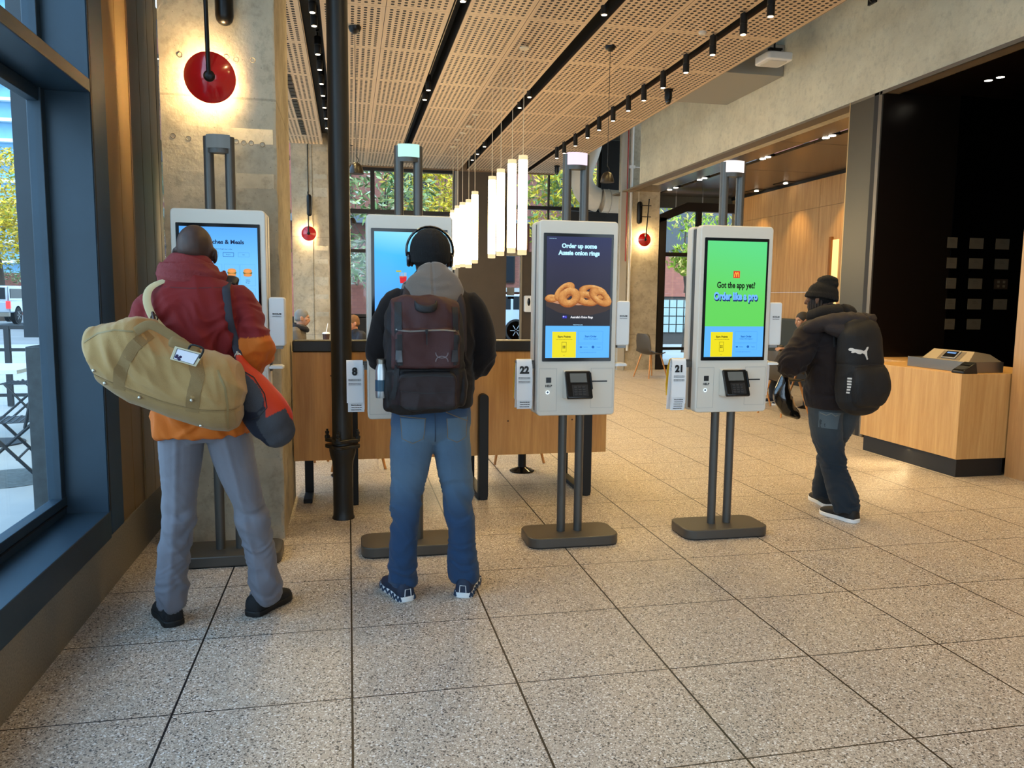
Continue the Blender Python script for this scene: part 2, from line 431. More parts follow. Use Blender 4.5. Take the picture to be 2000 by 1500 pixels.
def concrete(name, c1, c2, c3, rough=.85, joints=()):
    m, t, b = nodes(name); g = N(t, 'ShaderNodeTexCoord').outputs['Object']
    n1 = N(t, 'ShaderNodeTexNoise', Scale=1.6, Detail=9.0, Roughness=.65); t.links.new(g, n1.inputs['Vector'])
    n2 = N(t, 'ShaderNodeTexNoise', Scale=14.0, Detail=7.0, Roughness=.7); t.links.new(g, n2.inputs['Vector'])
    v = N(t, 'ShaderNodeTexVoronoi', Scale=26.0); t.links.new(g, v.inputs['Vector'])
    f1 = N(t, 'ShaderNodeMapRange'); f1.inputs[1].default_value = .35; f1.inputs[2].default_value = .68; t.links.new(n1.outputs[0], f1.inputs[0])
    f2 = N(t, 'ShaderNodeMapRange'); f2.inputs[1].default_value = .5; f2.inputs[2].default_value = .75; t.links.new(n2.outputs[0], f2.inputs[0])
    c = mixc(t, f1.outputs[0], c1, c2); c = mixc(t, mth(t, 'MULTIPLY', f2.outputs[0], .5), c, c3)
    pit = mth(t, 'LESS_THAN', v.outputs['Distance'], .07); c = mixc(t, mth(t, 'MULTIPLY', pit, .6), c, c3)
    sp = N(t, 'ShaderNodeSeparateXYZ'); t.links.new(g, sp.inputs[0])
    hgt = mth(t, 'MULTIPLY_ADD', pit, -.6, n2.outputs[0])
    for z in joints:
        d = mth(t, 'ABSOLUTE', mth(t, 'SUBTRACT', sp.outputs['Z'], z)); l = mth(t, 'LESS_THAN', d, .006)
        c = mixc(t, mth(t, 'MULTIPLY', l, .35), c, c3); hgt = mth(t, 'MULTIPLY_ADD', l, -1.0, hgt)
    t.links.new(c, b.inputs['Base Color']); b.inputs['Roughness'].default_value = rough; b.inputs['Specular IOR Level'].default_value = .25
    bp = N(t, 'ShaderNodeBump', Strength=.35, Distance=.012); t.links.new(hgt, bp.inputs['Height']); t.links.new(bp.outputs[0], b.inputs['Normal'])
    return m
def perforated():
    m, t, b = nodes('perforated_wood'); g = N(t, 'ShaderNodeTexCoord').outputs['Object']
    sp = N(t, 'ShaderNodeSeparateXYZ'); t.links.new(g, sp.inputs[0])
    X = mth(t, 'ADD', sp.outputs['X'], 6.2); Y = mth(t, 'ADD', sp.outputs['Y'], 12.9)
    px = mth(t, 'MULTIPLY', mth(t, 'FRACT', mth(t, 'DIVIDE', X, .62)), .62); py = mth(t, 'MULTIPLY', mth(t, 'FRACT', mth(t, 'DIVIDE', Y, 1.29)), 1.29)
    hx = mth(t, 'DIVIDE', mth(t, 'SUBTRACT', px, .031), .062); col = mth(t, 'FLOOR', hx); fx = mth(t, 'SUBTRACT', mth(t, 'FRACT', hx), .5)
    par = mth(t, 'FRACT', mth(t, 'MULTIPLY', col, .5))
    hy = mth(t, 'ADD', mth(t, 'DIVIDE', mth(t, 'SUBTRACT', py, .04), .0672), par); fy = mth(t, 'SUBTRACT', mth(t, 'FRACT', hy), .5)
    def pw(v, s): return mth(t, 'POWER', mth(t, 'DIVIDE', mth(t, 'ABSOLUTE', v), s), 3.0)
    hole = mth(t, 'LESS_THAN', mth(t, 'ADD', pw(fx, .27), pw(fy, .30)), 1.0)
    def rng(v, a, bb): return mth(t, 'MULTIPLY', mth(t, 'GREATER_THAN', v, a), mth(t, 'LESS_THAN', v, bb))
    hole = mth(t, 'MULTIPLY', hole, mth(t, 'MULTIPLY', rng(px, .033, .587), rng(py, .045, 1.245)))
    seam = mth(t, 'MAXIMUM', mth(t, 'LESS_THAN', px, .006), mth(t, 'MULTIPLY', mth(t, 'LESS_THAN', py, .006), .5))
    mp = N(t, 'ShaderNodeMapping'); mp.inputs['Scale'].default_value = (14, 1.2, 1); t.links.new(g, mp.inputs[0])
    n = N(t, 'ShaderNodeTexNoise', Scale=3.0, Detail=6.0); t.links.new(mp.outputs[0], n.inputs['Vector'])
    c = mixc(t, n.outputs[0], S(202, 174, 140), S(222, 196, 162))
    c = mixc(t, hole, c, S(30, 20, 12)); c = mixc(t, seam, c, S(52, 34, 20))
    t.links.new(c, b.inputs['Base Color']); b.inputs['Roughness'].default_value = .6; b.inputs['Specular IOR Level'].default_value = .3
    return m
M_FLOOR = terrazzo(); M_CONC = concrete('concrete', S(196, 184, 160), S(152, 142, 122), S(92, 86, 74), joints=(2.53, .72))
M_BEAM = concrete('beam_concrete', S(222, 212, 184), S(198, 188, 162), S(160, 152, 130)); M_PERF = perforated()
M_BLACK = M('black_paint', S(14, 13, 12), .6); M_FRAME = M('sky_tinted_metal', S(40, 60, 74), .42, .25, var=.12, vscale=3)  # frame metal has the sky's blue reflection put into its base colour
M_FRAME2 = M('dark_frame', S(30, 27, 25), .4, .3); M_STONE = M('granite_base', S(124, 116, 102), .5, var=.35, vscale=120)
M_STEEL = M('brushed_steel', S(128, 122, 112), .34, .9, bump=.05, bscale=40, stretch=(60, 60, 1)); M_GLASS = glassmat('window_glass')
M_OAK = wood('oak_panel', S(214, 168, 112), S(188, 138, 84)); M_OAKD = wood('oak_booth', S(204, 152, 82), S(176, 122, 60))
M_OAKL = wood('oak_counter', S(208, 166, 106), S(186, 140, 82)); M_PLATE = M('dark_ceiling_plate', S(96, 78, 56), .24, .35, var=.25, vscale=1.5)
M_CLAD = M('bronze_cladding', S(132, 106, 70), .36, .3, var=.08, vscale=1.2, stretch=(1, 5, .3))
M_PLAST = M('white_plaster', S(215, 212, 205), .7)

struct('floor', MB().box(-1.16, 9.5, -4.6, 15.0, -.06, 0), M_FLOOR)
# ceiling: slab above, perforated strips, black recesses between them
struct('ceiling', MB().box(-1.3, 9.5, -4.6, 15.2, 5.05, 5.2), M('plenum', S(40, 36, 32), .9))
for x0, x1 in ((-1.09, -.42), (-.235, 1.005), (1.155, 2.395), (2.55, 3.79), (3.90, 4.53)):
    o = 0 if x0 < -1 else x0
    struct('ceiling', MB().box(x0, x1, -4.6, 12.33 if x0 < -1 else 14.45, 4.2, 4.235), M_PERF, org=(x0 if x0 > -1 else -1.05, 0, 0))
for x0, x1 in ((-.45, -.20), (.99, 1.17), (2.38, 2.57), (3.77, 3.92)):
    b = MB().box(x0, x1, -4.6, 14.45, 4.42, 4.45); b.box(x0, x0+.012, -4.6, 14.45, 4.236, 4.42); b.box(x1-.012, x1, -4.6, 14.45, 4.236, 4.42)
    struct('trim_1', b, M_BLACK)
b = MB().box(-1.1, 4.53, 14.45, 14.47, 4.17, 4.5); struct('trim_2', b, M('ceiling_edge', S(120, 96, 70), .6))
# left wall: granite plinth, deep metal window surround, bronze panel
b = MB().box(-1.19, -1.15, -4.6, 2.9, 0, .262); struct('baseboard_left', b, M_STONE)
b = MB().box(-1.36, -1.147, -4.6, 1.31, .25, .385); b.box(-1.44, -1.34, -4.6, 1.31, .25, .43)
struct('window_1', b, M_FRAME, bev=.004)
b = MB().box(-1.39, -1.335, -4.6, 1.30, .43, .47); struct('trim_3', b, M_FRAME, bev=.003)
struct('trim_4', MB().box(-1.36, -1.334, -4.6, 1.3, .418, .424), M_BLACK)
b = MB().box(-1.42, -1.15, 1.30, 1.50, .262, 5.1); b.box(-1.42, -1.165, 1.5, 1.55, .262, 5.1); struct('window_2', b, M_FRAME, bev=.004)
b = MB().box(-1.17, -1.148, 1.325, 1.535, .262, 5.1); struct('trim_5', b, M('jamb_sky_tint', S(34, 66, 94), .45, .3, var=.15, vscale=2), bev=.003)  # stronger blue of the reflected sky is painted into this jamb strip
struct('trim_5', MB().box(-1.149, -1.147, 1.300, 1.322, .385, 5.1), M_BLACK)
b = MB().box(-1.395, -1.148, -4.6, 1.30, 2.36, 2.42); struct('window_3', b, M_FRAME, bev=.004)
b = MB().box(-1.40, -1.34, 1.25, 1.30, .43, 5.1); b.box(-1.40, -1.35, -4.6, 1.25, 2.30, 2.36)
for y in (-1.2, -3.6): b.box(-1.42, -1.16, y-.06, y+.06, .385, 5.1)
struct('window_4', b, M_FRAME, bev=.003)
struct('window_5', MB().box(-1.373, -1.367, -4.6, 1.26, .45, 5.05), M_GLASS)
b = MB()
ys = [1.55, 1.78, 2.0, 2.22, 2.44, 2.62]
for a, c in zip(ys, ys[1:]): b.box(-1.2, -1.15-.006*(int(a*10) % 2), a, c-.004, .262, 5.1)
struct('wall_left', b, M_CLAD, bev=.003)
# left wall further in: plinth and mullions (slivers seen between panel and column)
b = MB().box(-1.2, -1.15, 2.9, 14.6, 0, .262); struct('baseboard_left', b, M_STONE)
b = MB()
for y in (2.66, 4.2, 5.8, 7.4, 9.0, 10.6, 12.2, 13.8): b.box(-1.26, -1.15, y-.035, y+.035, .26, 5.1)
for z in (.3, 2.39, 3.2, 4.3): b.box(-1.24, -1.16, 2.62, 14.6, z-.035, z+.035)
struct('window_6', b, M_FRAME2)
struct('window_7', MB().box(-1.205, -1.2, 2.62, 14.6, .26, 5.05), M_GLASS)
# concrete columns on the left line, beam and column on the right
def rough_column(x0, x1, y0, y1, z1):
    b = MB(); n = 60
    for i in range(n):
        za, zb = z1*i/n, z1*(i+1)/n
        def e(s, z): return noise.noise(Vector((s*3.1, z*9, 0)))*.006+noise.noise(Vector((s*7.7, z*33, 1)))*.003
        a = [e(k, za) for k in range(4)]; c = [e(k, zb) for k in range(4)]
        P = lambda q, z: [(x0+q[0], y0, z), (x0+.018, y0-.0, z), (x1-.018, y0, z), (x1+q[1], y0+.012, z), (x1, y1, z), (x0, y1, z)]
        lo, hi = P(a, za), P(c, zb)
        b.add(lo+hi, [(k, (k+1) % 6, 6+(k+1) % 6, 6+k) for k in range(6)])
    return b
struct('wall_column_front', rough_column(-.99, -.385, 1.97, 2.98, 4.9), M_CONC, fn=False)
b = rough_column(-1.0, -.34, 12.4, 13.0, 4.9); struct('wall_column_back', b, M_CONC, fn=False)
b = MB().box(-.63, -.625, 12.39, 12.4, 0, 4.2); struct('trim_6', b, M('pour_line', S(96, 86, 68), .9))
b = MB()
for x, z in ((-.88, 2.74), (-.755, 2.735), (-.64, 2.745), (-.59, 2.735), (-.5, 2.74), (-.93, 2.31), (-.68, 2.29), (-.6, 2.295), (-.56, 2.29), (-.52, 2.29), (-.46, 2.285), (-.85, 2.3)):
    b.torus((x, 1.9695, z), .013, .0016, 'Y', 18, 6)
struct('trim_7', b, M('form_marks', S(120, 108, 88), .9))
struct('wall_right', MB().box(5.38, 5.75, -4.6, 11.42, 3.59, 4.95), M_BEAM)
struct('wall_column_right', MB().box(5.53, 6.2, 12.4, 13.0, 0, 5.05), M_CONC)
struct('trim_9', MB().box(5.375, 5.56, 2.72, 12.95, 3.565, 3.592), M('beam_edge', S(118, 104, 84), .6))
struct('wall_pier', MB().box(5.38, 5.6, -4.6, 2.71, 0, 3.59), wood('pier_board', S(196, 156, 110), S(176, 136, 92)))
# dark recess above the pay counter
b = MB().box(5.385, 8.0, 4.56, 4.60, 0, 3.62); b.box(8.0, 8.05, 2.6, 4.6, 0, 3.62); b.box(5.39, 8.0, 2.66, 2.71, 0, 3.62); b.box(5.43, 8.0, 2.7, 4.58, 3.582, 3.589)
struct('wall_recess', b, M('dark_panel', S(24, 17, 13), .28, spec=.4))
struct('window_8', MB().box(6.265, 8.0, 4.515, 4.52, 0, 3.6), M('dark_glass', S(4, 4, 4), .12, spec=.35))
b = MB().box(5.37, 5.41, 4.565, 4.615, .0, 3.59); b.box(5.37, 5.39, 2.71, 4.6, 3.555, 3.59); struct('trim_10', b, M('recess_frame', S(120, 112, 100), .35, .6))
struct('trim_11', MB().box(5.375, 5.42, 4.615, 4.69, 0, 3.59), M_BLACK)
struct('wall_post', MB().box(5.376, 5.62, 4.69, 5.09, 0, 3.59), M('post_steel', S(92, 87, 76), .38, .8))
struct('trim_12', MB().box(5.374, 5.40, 5.09, 5.105, 0, 3.59), M('post_edge', S(190, 160, 112), .4, .5))
# side room on the right: plate ceiling with light slot, oak wall, end wall
b = MB()
for y0, y1 in ((4.65, 7.2), (7.21, 9.4), (9.41, 12.9)):
    b.box(5.56, 6.16, y0, y1, 3.6, 3.64); b.box(6.3, 8.05, y0, y1, 3.6, 3.64)
struct('ceiling', b, M_PLATE)
struct('trim_13', MB().box(6.14, 6.32, 4.65, 12.9, 3.66, 3.70), M_BLACK)
struct('trim_14', MB().box(8.02, 8.05, 5, 12.9, 3.555, 3.6), M_BLACK)
b = MB()
for i, (ya, yb) in enumerate(((4.65, 6.3), (6.305, 7.9), (7.905, 9.7), (9.705, 11.29), (11.295, 12.9))):
    for za, zb in ((0, 1.6), (1.605, 3.07), (3.075, 3.56)): b.box(8.05, 8.1, ya, yb, za, zb)
struct('wall_oak', b, M_OAK)
struct('wall_end', MB().box(6.2, 8.1, 12.9, 13.0, 3.36, 5.0), M('grey_panel', S(112, 106, 92), .6))
b = MB()
for x in (6.75, 7.35): b.box(x, x+.02, 12.885, 12.9, 3.36, 3.6)
struct('trim_15', b, M_PLAST)
# vestibule framing at the far end of the side room
b = MB().box(6.22, 6.36, 12.40, 12.56, 0, 3.1); b.box(6.22, 6.30, 12.56, 12.9, 0, 3.1)
b.add([(6.22, 12.4, 3.0), (6.80, 12.4, 3.24), (8.1, 12.4, 3.24), (8.1, 12.4, 3.42), (6.80, 12.4, 3.42), (6.22, 12.4, 3.16),
       (6.22, 12.56, 3.0), (6.80, 12.56, 3.24), (8.1, 12.56, 3.24), (8.1, 12.56, 3.42), (6.80, 12.56, 3.42), (6.22, 12.56, 3.16)],
      [(0, 1, 4, 5), (1, 2, 3, 4), (6, 11, 10, 7), (7, 10, 9, 8), (0, 6, 7, 1), (1, 7, 8, 2), (5, 4, 10, 11), (4, 3, 9, 10), (0, 5, 11, 6), (2, 8, 9, 3)])
b.box(7.05, 7.15, 12.45, 12.55, 0, 3.3); b.box(8.0, 8.1, 12.45, 12.55, 0, 3.3)
b.box(6.3, 7.1, 12.46, 12.54, 2.33, 2.41); b.box(7.1, 8.05, 12.46, 12.54, 2.33, 2.41); b.box(6.3, 8.05, 12.46, 12.54, .0, .09); b.box(6.3, 8.05, 12.46, 12.54, .40, .46)
struct('door_1', b, M_FRAME2)
struct('door_2', MB().box(6.3, 8.05, 12.498, 12.502, .05, 3.2), M_GLASS)
# back wall: curtain wall on the left, dark panel, door, upper window, black bay with duct
b = MB()
for x in (-.35, .535, 2.315): b.box(x-.045, x+.045, 14.55, 14.7, 0, 4.2)
b.box(1.42, 1.45, 14.58, 14.66, 0, 4.2)
for z, h in ((4.17, .05), (3.26, .045), (2.42, .035), (1.02, .04)): b.box(-1.1, 2.3, 14.56, 14.68, z-h, z+h)
struct('window_9', b, M_FRAME2)
b = MB().box(-1.1, 2.3, 14.61, 14.615, 1.0, 4.2); struct('window_10', b, M_GLASS)
struct('wall_back', MB().box(-1.2, 2.3, 14.56, 14.7, 0, 1.0), M_BLACK)
M_BROWN = M('brown_panel', S(70, 58, 44), .55, var=.1)
struct('wall_back', MB().box(2.36, 3.46, 14.5, 14.7, 0, 4.5), M_BROWN)
struct('trim_16', MB().box(2.30, 2.38, 14.48, 14.56, 0, 4.2), M('pale_frame', S(150, 146, 138), .5, .3))
b = MB().box(3.46, 3.90, 14.56, 14.68, 2.38, 2.48); b.box(3.79, 3.83, 14.52, 14.6, 0, 2.38); b.box(3.46, 3.9, 14.55, 14.68, 0, .1)
struct('door_3', b, M('door_metal', S(150, 138, 118), .4, .6))
struct('door_4', MB().box(3.46, 3.80, 14.61, 14.615, .1, 2.38), M_GLASS)
struct('wall_back', MB().box(3.83, 4.9, 14.56, 14.7, 0, 2.48), M_BROWN)
struct('wall_back', MB().box(3.46, 4.0, 14.57, 14.7, 2.48, 3.1), M('red_brown_panel', S(92, 58, 48), .7))
b = MB().box(3.46, 5.8, 14.55, 14.68, 3.42, 3.5); b.box(4.42, 4.45, 14.56, 14.66, 2.48, 4.3); b.box(5.58, 5.64, 14.55, 14.68, 2.5, 4.8); b.box(3.44, 3.5, 14.55, 14.68, 2.48, 4.6)
struct('window_11', b, M_FRAME2)
struct('window_12', MB().box(3.46, 5.8, 14.61, 14.615, 2.48, 5.0), M_GLASS)
struct('wall_back', MB().box(5.64, 6.85, 14.5, 14.7, 0, 5.0), M_BLACK)
struct('wall_back', MB().box(4.9, 5.7, 14.45, 14.6, 0, 3.4), M_BLACK)
b = MB().box(5.36, 5.5, 12.35, 12.42, 0, 4.95); struct('trim_17', b, M('pale_pipe_box', S(176, 170, 156), .7))
def pipe(name, pts, r, mat, label, cat, group=None):
    return obj(name, MB().tube(pts, r, 12, cap=False), mat, label=label, cat=cat, group=group)
pipe('fire_pipe', [(5.46, 12.30, 2.2), (5.46, 12.30, 4.9)], .014, M('red_pipe', S(150, 48, 34), .5), 'thin red vertical pipe beside the right concrete column', 'pipe')
t = thing('wall_conduit', 'white painted conduit with junction running up the right concrete column', 'pipe', (5.56, 12.34, .4))
obj('pipe', MB().tube([(5.56, 12.34, .4), (5.56, 12.34, 4.9)], .03, 12, cap=False), M_PLAST, t)
b = MB().box(5.50, 5.62, 12.31, 12.37, 4.03, 4.09); b.tube([(5.56, 12.34, 4.06), (5.95, 12.34, 4.06)], .016, 10); obj('junction', b, M_PLAST, t)
# insulated duct elbow and ceiling-side steel box
t = thing('air_duct', 'large white insulated air duct bending past the black bay at the back', 'duct', (5.1, 14.0, 3.4))
obj('duct_elbow', MB().tube([(5.28, 13.95, 5.045), (5.15, 13.95, 4.6), (5.02, 13.95, 4.2), (5.05, 13.95, 3.86), (5.3, 13.95, 3.62), (5.8, 13.95, 3.58), (6.4, 13.95, 3.58)], [.24, .24, .235, .25, .26, .25, .25], 20, sub=5, cap=False),
    M('duct_wrap', S(206, 200, 186), .6, bump=.6, bscale=9), t)
obj('duct_seam', MB().torus((5.62, 13.95, 3.585), .252, .01, 'X', 28, 6), M('duct_tape', S(160, 154, 142), .5), t)
obj('duct_box', MB().box(4.4, 5.375, 6.5, 8.0, 4.24, 4.62), M('duct_grey', S(150, 146, 136), .6), label='pale grey rectangular duct crossing from ceiling edge to concrete beam', cat='duct', bev=.005)
b = MB()
for y in (4.9, 8.9): b.bar((5.375, y, 4.6), (5.18, y, 4.72), .03, .03)
for y, nm in ((4.75, 'pale'), (8.75, 'far')):
    b = MB().box(5.355, 5.38, y, y+.12, 4.52, 4.66); b.bar((5.36, y+.06, 4.54), (5.16, y+.06, 4.70), .02, .02)
    obj('bracket', b, M_FRAME2, label='small steel bracket on the concrete beam %s' % ('left of the white ceiling unit' if nm == 'far' else 'right of the white ceiling unit'), cat='bracket')
# behind the camera: tall glazing so that daylight reaches the front floor
b = MB()
for x in (-1.2, 1.0, 3.2, 5.4): b.box(x-.05, x+.05, -7.1, -4.6, 0, 5.1)
b.box(-1.2, 9.5, -7.1, -4.6, 4.2, 5.1); b.box(-1.2, 9.5, -7.1, -4.6, 0, .3)
struct('window_13', b, M_FRAME2)
# vents in the left ceiling strip
for i, y in enumerate((7.72, 9.01, 10.30)):
    t = thing('ceiling_vent', 'black slot vent in the left ceiling strip, %s of three' % ('nearest', 'middle', 'farthest')[i], 'vent', (-.71, y+.6, 4.19), group='slot vents in the left ceiling strip')
    obj('grille', MB().box(-.745, -.675, y+.03, y+1.2, 4.192, 4.199), M('vent_black', S(12, 12, 12), .3), t)
    b = MB()
    for k in range(6): obj('slat', MB().box(-.742, -.678, y+.12+k*.19, y+.128+k*.19, 4.186, 4.192), M('vent_slat', S(50, 46, 40), .4), t)
    
# ------------------------------------------------------------------ ceiling fixtures
M_CAN = M('black_can', S(20, 18, 16), .45, .3); M_LENS = EM('lamp_lens', (1.0, .82, .55), 9)
M_RAIL = M('rail_black', S(16, 15, 14), .4, .2)
RUN = {-.31: 'far left', 1.05: 'left middle', 2.41: 'right middle', 3.80: 'right'}
for x, nm in RUN.items():
    zz = 4.40 if x != 3.80 else 4.26
    b = MB().box(x-.016, x+.016, 3.2, 14.3, zz-.03, zz+.02)
    o = obj('track_rail', b, M_RAIL, label='black lighting track rail of the %s row of spotlights' % nm, cat='track rail', group=None)
    if x in (1.05, 2.41):
        b = MB(); b.tube([(x-.03, 3.2, zz-.07), (x-.03, 14.2, zz-.07)], .006, 6, cap=False); b.tube([(x+.02, 3.2, zz-.07), (x+.02, 14.2, zz-.07)], .006, 6, cap=False)
        p = obj('cable', b, M('pale_cable', S(170, 160, 140), .5), None, org=ORG[o.name]); p.location = (0, 0, 0); p.parent = o
t0 = thing('track_spotlight', 'x', 'spotlight', (0, 0, 4.0))
obj('can', MB().lathe((0, 0, 0), [(.030, .0), (.036, .004), (.036, .09), (.033, .094), (.033, .10), (.036, .104), (.036, .19), (.028, .196)], 18), M_CAN, t0, local=True)
obj('lens', MB().lathe((0, 0, 0), [(.026, .001), (.026, -.002)], 18), M_LENS, t0, local=True)
obj('adapter', MB().lathe((0, 0, .19), [(.008, 0), (.008, .05)], 10).box(-.016, .016, -.05, .05, .235, .262), M_RAIL, t0, local=True)
spots = {3.76: [3.99, 4.49, 5.14, 5.80, 6.46, 7.09, 7.66, 8.29, 8.93, 9.52, 10.2, 10.9, 11.4], 2.41: [4.0, 4.66, 7.80, 8.41, 11.35, 12.1, 12.75],
         1.055: [4.64, 7.78, 8.29, 12.9], -.30: [4.69, 5.25, 5.63, 6.57, 7.18, 7.81, 8.41, 9.1, 9.8, 10.5]}
LIT = []
ordn = ['nearest', 'second', 'third', 'fourth', 'fifth', 'sixth', 'seventh', 'eighth', 'ninth', 'tenth', 'eleventh', 'twelfth', 'thirteenth']
first = True
for x, L in spots.items():
    nm = {3.76: 'right', 2.41: 'right middle', 1.055: 'left middle', -.30: 'far left'}[x]
    for i, y in enumerate(L):
        lab = 'black cylinder spotlight hanging from the %s ceiling track, %s from the front' % (nm, ordn[i] if i else 'first')
        zz = 3.99 if x == 3.76 else 4.12
        if first: o = t0; o.location = (x, y, zz); o['label'] = lab; first = False
        else: o = dup(t0, (x, y, zz), label=lab)
        o['group'] = 'spotlights on the ceiling tracks'
        LIT.append((x, y, zz-.02))
# the real light of the rows (one beam per two cans keeps the count sensible)
def spot(loc, tgt, e, ang=70, blend=.6, r=.04, col=WARM):
    return lamp('SPOT', 'spot_beam', loc, e, col, direction=Vector(tgt)-Vector(loc), spot_size=math.radians(ang), spot_blend=blend, shadow_soft_size=r)
for x, y, z in LIT[::2]:
    spot((x, y, z), (x, y, 0), 84, 150, 1.0)
for x, y in ((3.76, 2.9), (2.41, 2.6), (1.055, 3.2), (-.3, 3.4), (3.76, 1.0), (4.3, 2.4), (2.41, .6), (1.055, 1.0)):  # extra unseen beams without cans, added to warm the front
    spot((x, y, 4.1), (x, y, 0), 55, 150, 1.0)
# pendant tubes
TUBE = EM('tube_glow', (1.0, .74, .40), 15); TIP = EM('tube_tip', (1.0, .70, .38), 1.1); WCORD = M('white_cord', S(220, 206, 176), .6)
t0 = thing('tube_pendant', 'x', 'pendant lamp', (1.92, 0, 3.0))
obj('glass_tube', MB().lathe((0, 0, -.985), [(.050, 0), (.052, .005), (.052, .98), (.050, .985)], 20), TUBE, t0, local=True)
obj('end_cap', MB().lathe((0, 0, .0), [(.052, 0), (.052, .05), (.01, .056)], 20), TIP, t0, local=True)
obj('end_cap', MB().lathe((0, 0, -1.04), [(.044, 0), (.052, .003), (.052, .055)], 20), TIP, t0, local=True)
obj('cord', MB().cyl((0, 0, .05), (0, 0, 1.20), .0035, seg=6), WCORD, t0, local=True)
obj('canopy', MB().lathe((0, 0, 1.185), [(.05, 0), (.055, .006), (.055, .014)], 20), WCORD, t0, local=True)
tubes = [(5.93, 2.965), (6.53, 3.02), (7.23, 3.02), (7.85, 3.02), (9.32, 3.01), (9.94, 2.96), (10.65, 3.0), (11.27, 3.01), (11.9, 3.0)]
dn = ['nearest', 'second', 'third', 'fourth, before the gap', 'fifth, just past the gap', 'sixth', 'seventh', 'eighth', 'farthest']
for i, (y, z) in enumerate(tubes):
    lab = 'glowing white tube pendant on a thin cord, %s in the row' % dn[i]
    if i == 0: o = t0; o.location = (1.92, y, z); o['label'] = lab
    else: o = dup(t0, (1.92, y, z), label=lab)
    o['group'] = 'glowing tube pendants in a row'
# black bell pendants
M_BELL = M('bell_black', S(26, 22, 18), .35, .3)
bells = [(.10, 5.8, 2.72, 'over the booth, left of the second kiosk poles'), (.09, 12.28, 2.78, 'far back before the left window, the smallest'), (2.853, 5.78, 2.74, 'to the right of the third kiosk, before the black bay')]
t0 = None
for x, y, z, w in bells:
    lab = 'black bell pendant lamp hanging %s' % w
    if t0 is None:
        t0 = thing('bell_pendant', lab, 'pendant lamp', (x, y, z), group='black bell pendants')
        obj('shade', MB().lathe((0, 0, 0), [(.078, .0), (.074, .03), (.062, .07), (.045, .10), (.018, .115), (.004, .116)], 22).lathe((0, 0, 0), [(.072, .004), (.06, .06), (.02, .10)], 22), M_BELL, t0, local=True)
        obj('hook', MB().tube([(0, 0, .11), (.022, 0, .13), (.018, 0, .16), (0, 0, .175), (0, 0, .2)], .004, 8, sub=3), M_BELL, t0, local=True)
        obj('cord', MB().cyl((0, 0, .19), (0, 0, 1.45), .003, seg=6), M_BELL, t0, local=True)
        obj('canopy', MB().lathe((0, 0, 1.41), [(.02, 0), (.05, .02), (.062, .045), (.065, .07)], 18), M_BELL, t0, local=True)
    else: dup(t0, (x, y, z), label=lab)
# red wall lamps
M_RED = M('red_enamel', S(196, 20, 24), .18, coat=.6, spec=.6); M_IRON = M('black_iron', S(18, 17, 16), .35, .5)
def wall_lamp(xc, yw, zc, label, tilt=(0, 0), rod=(-.005, .16, .45), big=True):
    t = thing('red_wall_lamp', label, 'wall lamp', (xc, yw-.13, zc))
    R = Vector((tilt[0], -1, tilt[1])).to_track_quat('Z', 'Y').to_matrix()
    mb = MB().lathe((0, 0, 0), [(.132, -.055), (.133, -.05), (.125, -.042), (.06, -.005), (.03, .008), (.012, .010)], 40)
    mb.lathe((0, 0, 0), [(.128, -.055), (.05, -.015), (.012, -.002)], 40)
    mb.v = [R @ v for v in mb.v]; obj('shade', mb, M_RED, t, local=True)
    mb = MB().lathe((0, 0, 0), [(.028, 0), (.03, .012), (.02, .026), (.008, .03)], 20); mb.v = [R @ v for v in mb.v]; obj('knob', mb, M_IRON, t, local=True)
    obj('rod', MB().cyl((0, -.02, .0), (rod[0], -.02, rod[2]), .0115), M_IRON, t, local=True)
    obj('back_plate', MB().lathe((0, 0, 0), [(.03, 0), (.03, .008)], 18, axis='Y').cyl((0, .05, 0), (0, .13, 0), .01), M_IRON, t, local=True)
    bb = MB().ell((0, .045, 0), (.03, .03, .03)); obj('bulb', bb, EM('bulb_warm', (1, .7, .36), 25), t, local=True)
    lamp('POINT', 'lamp_light', (xc, yw-.050, zc), 64 if big else 70, (1, .72, .34), parent=t, shadow_soft_size=.03)
    return t
wall_lamp(-.712, 1.97, 2.605, 'large red disc wall lamp on the front concrete column', tilt=(.08, -.12))
b = MB().tube([(-.64, 1.94, 3.15), (-.64, 1.94, 2.95)], (.048), 18); b.box(-.69, -.60, 1.95, 1.968, 2.98, 3.1)
obj('lamp_driver', b, M_IRON, label='black capsule fitting above the large red wall lamp', cat='lamp fitting')
t = wall_lamp(-.70, 12.4, 2.585, 'small red disc wall lamp on the far left column', rod=(0, 0, .75), big=False)
obj('driver', MB().tube([(.02, -.02, .35), (.02, -.02, .66)], .045, 14), M_IRON, t, local=True)
obj('cable', MB().cyl((0, .115, .6), (0, .115, 1.75), .008), M_IRON, t, local=True)
t = wall_lamp(5.86, 12.4, 2.64, 'small red disc wall lamp on the right concrete column', rod=(.05, 0, .80), big=False)
obj('driver', MB().tube([(-.12, .05, .36), (-.12, .05, .7)], .055, 14), M_IRON, t, local=True)
obj('clamp', MB().box(-.12, .1, -.02, .0, .44, .455).box(-.12, .1, -.02, .0, .66, .675), M_IRON, t, local=True)
obj('cable', MB().cyl((-.12, .115, .7), (-.12, .115, .95), .006), M_PLAST, t, local=True)
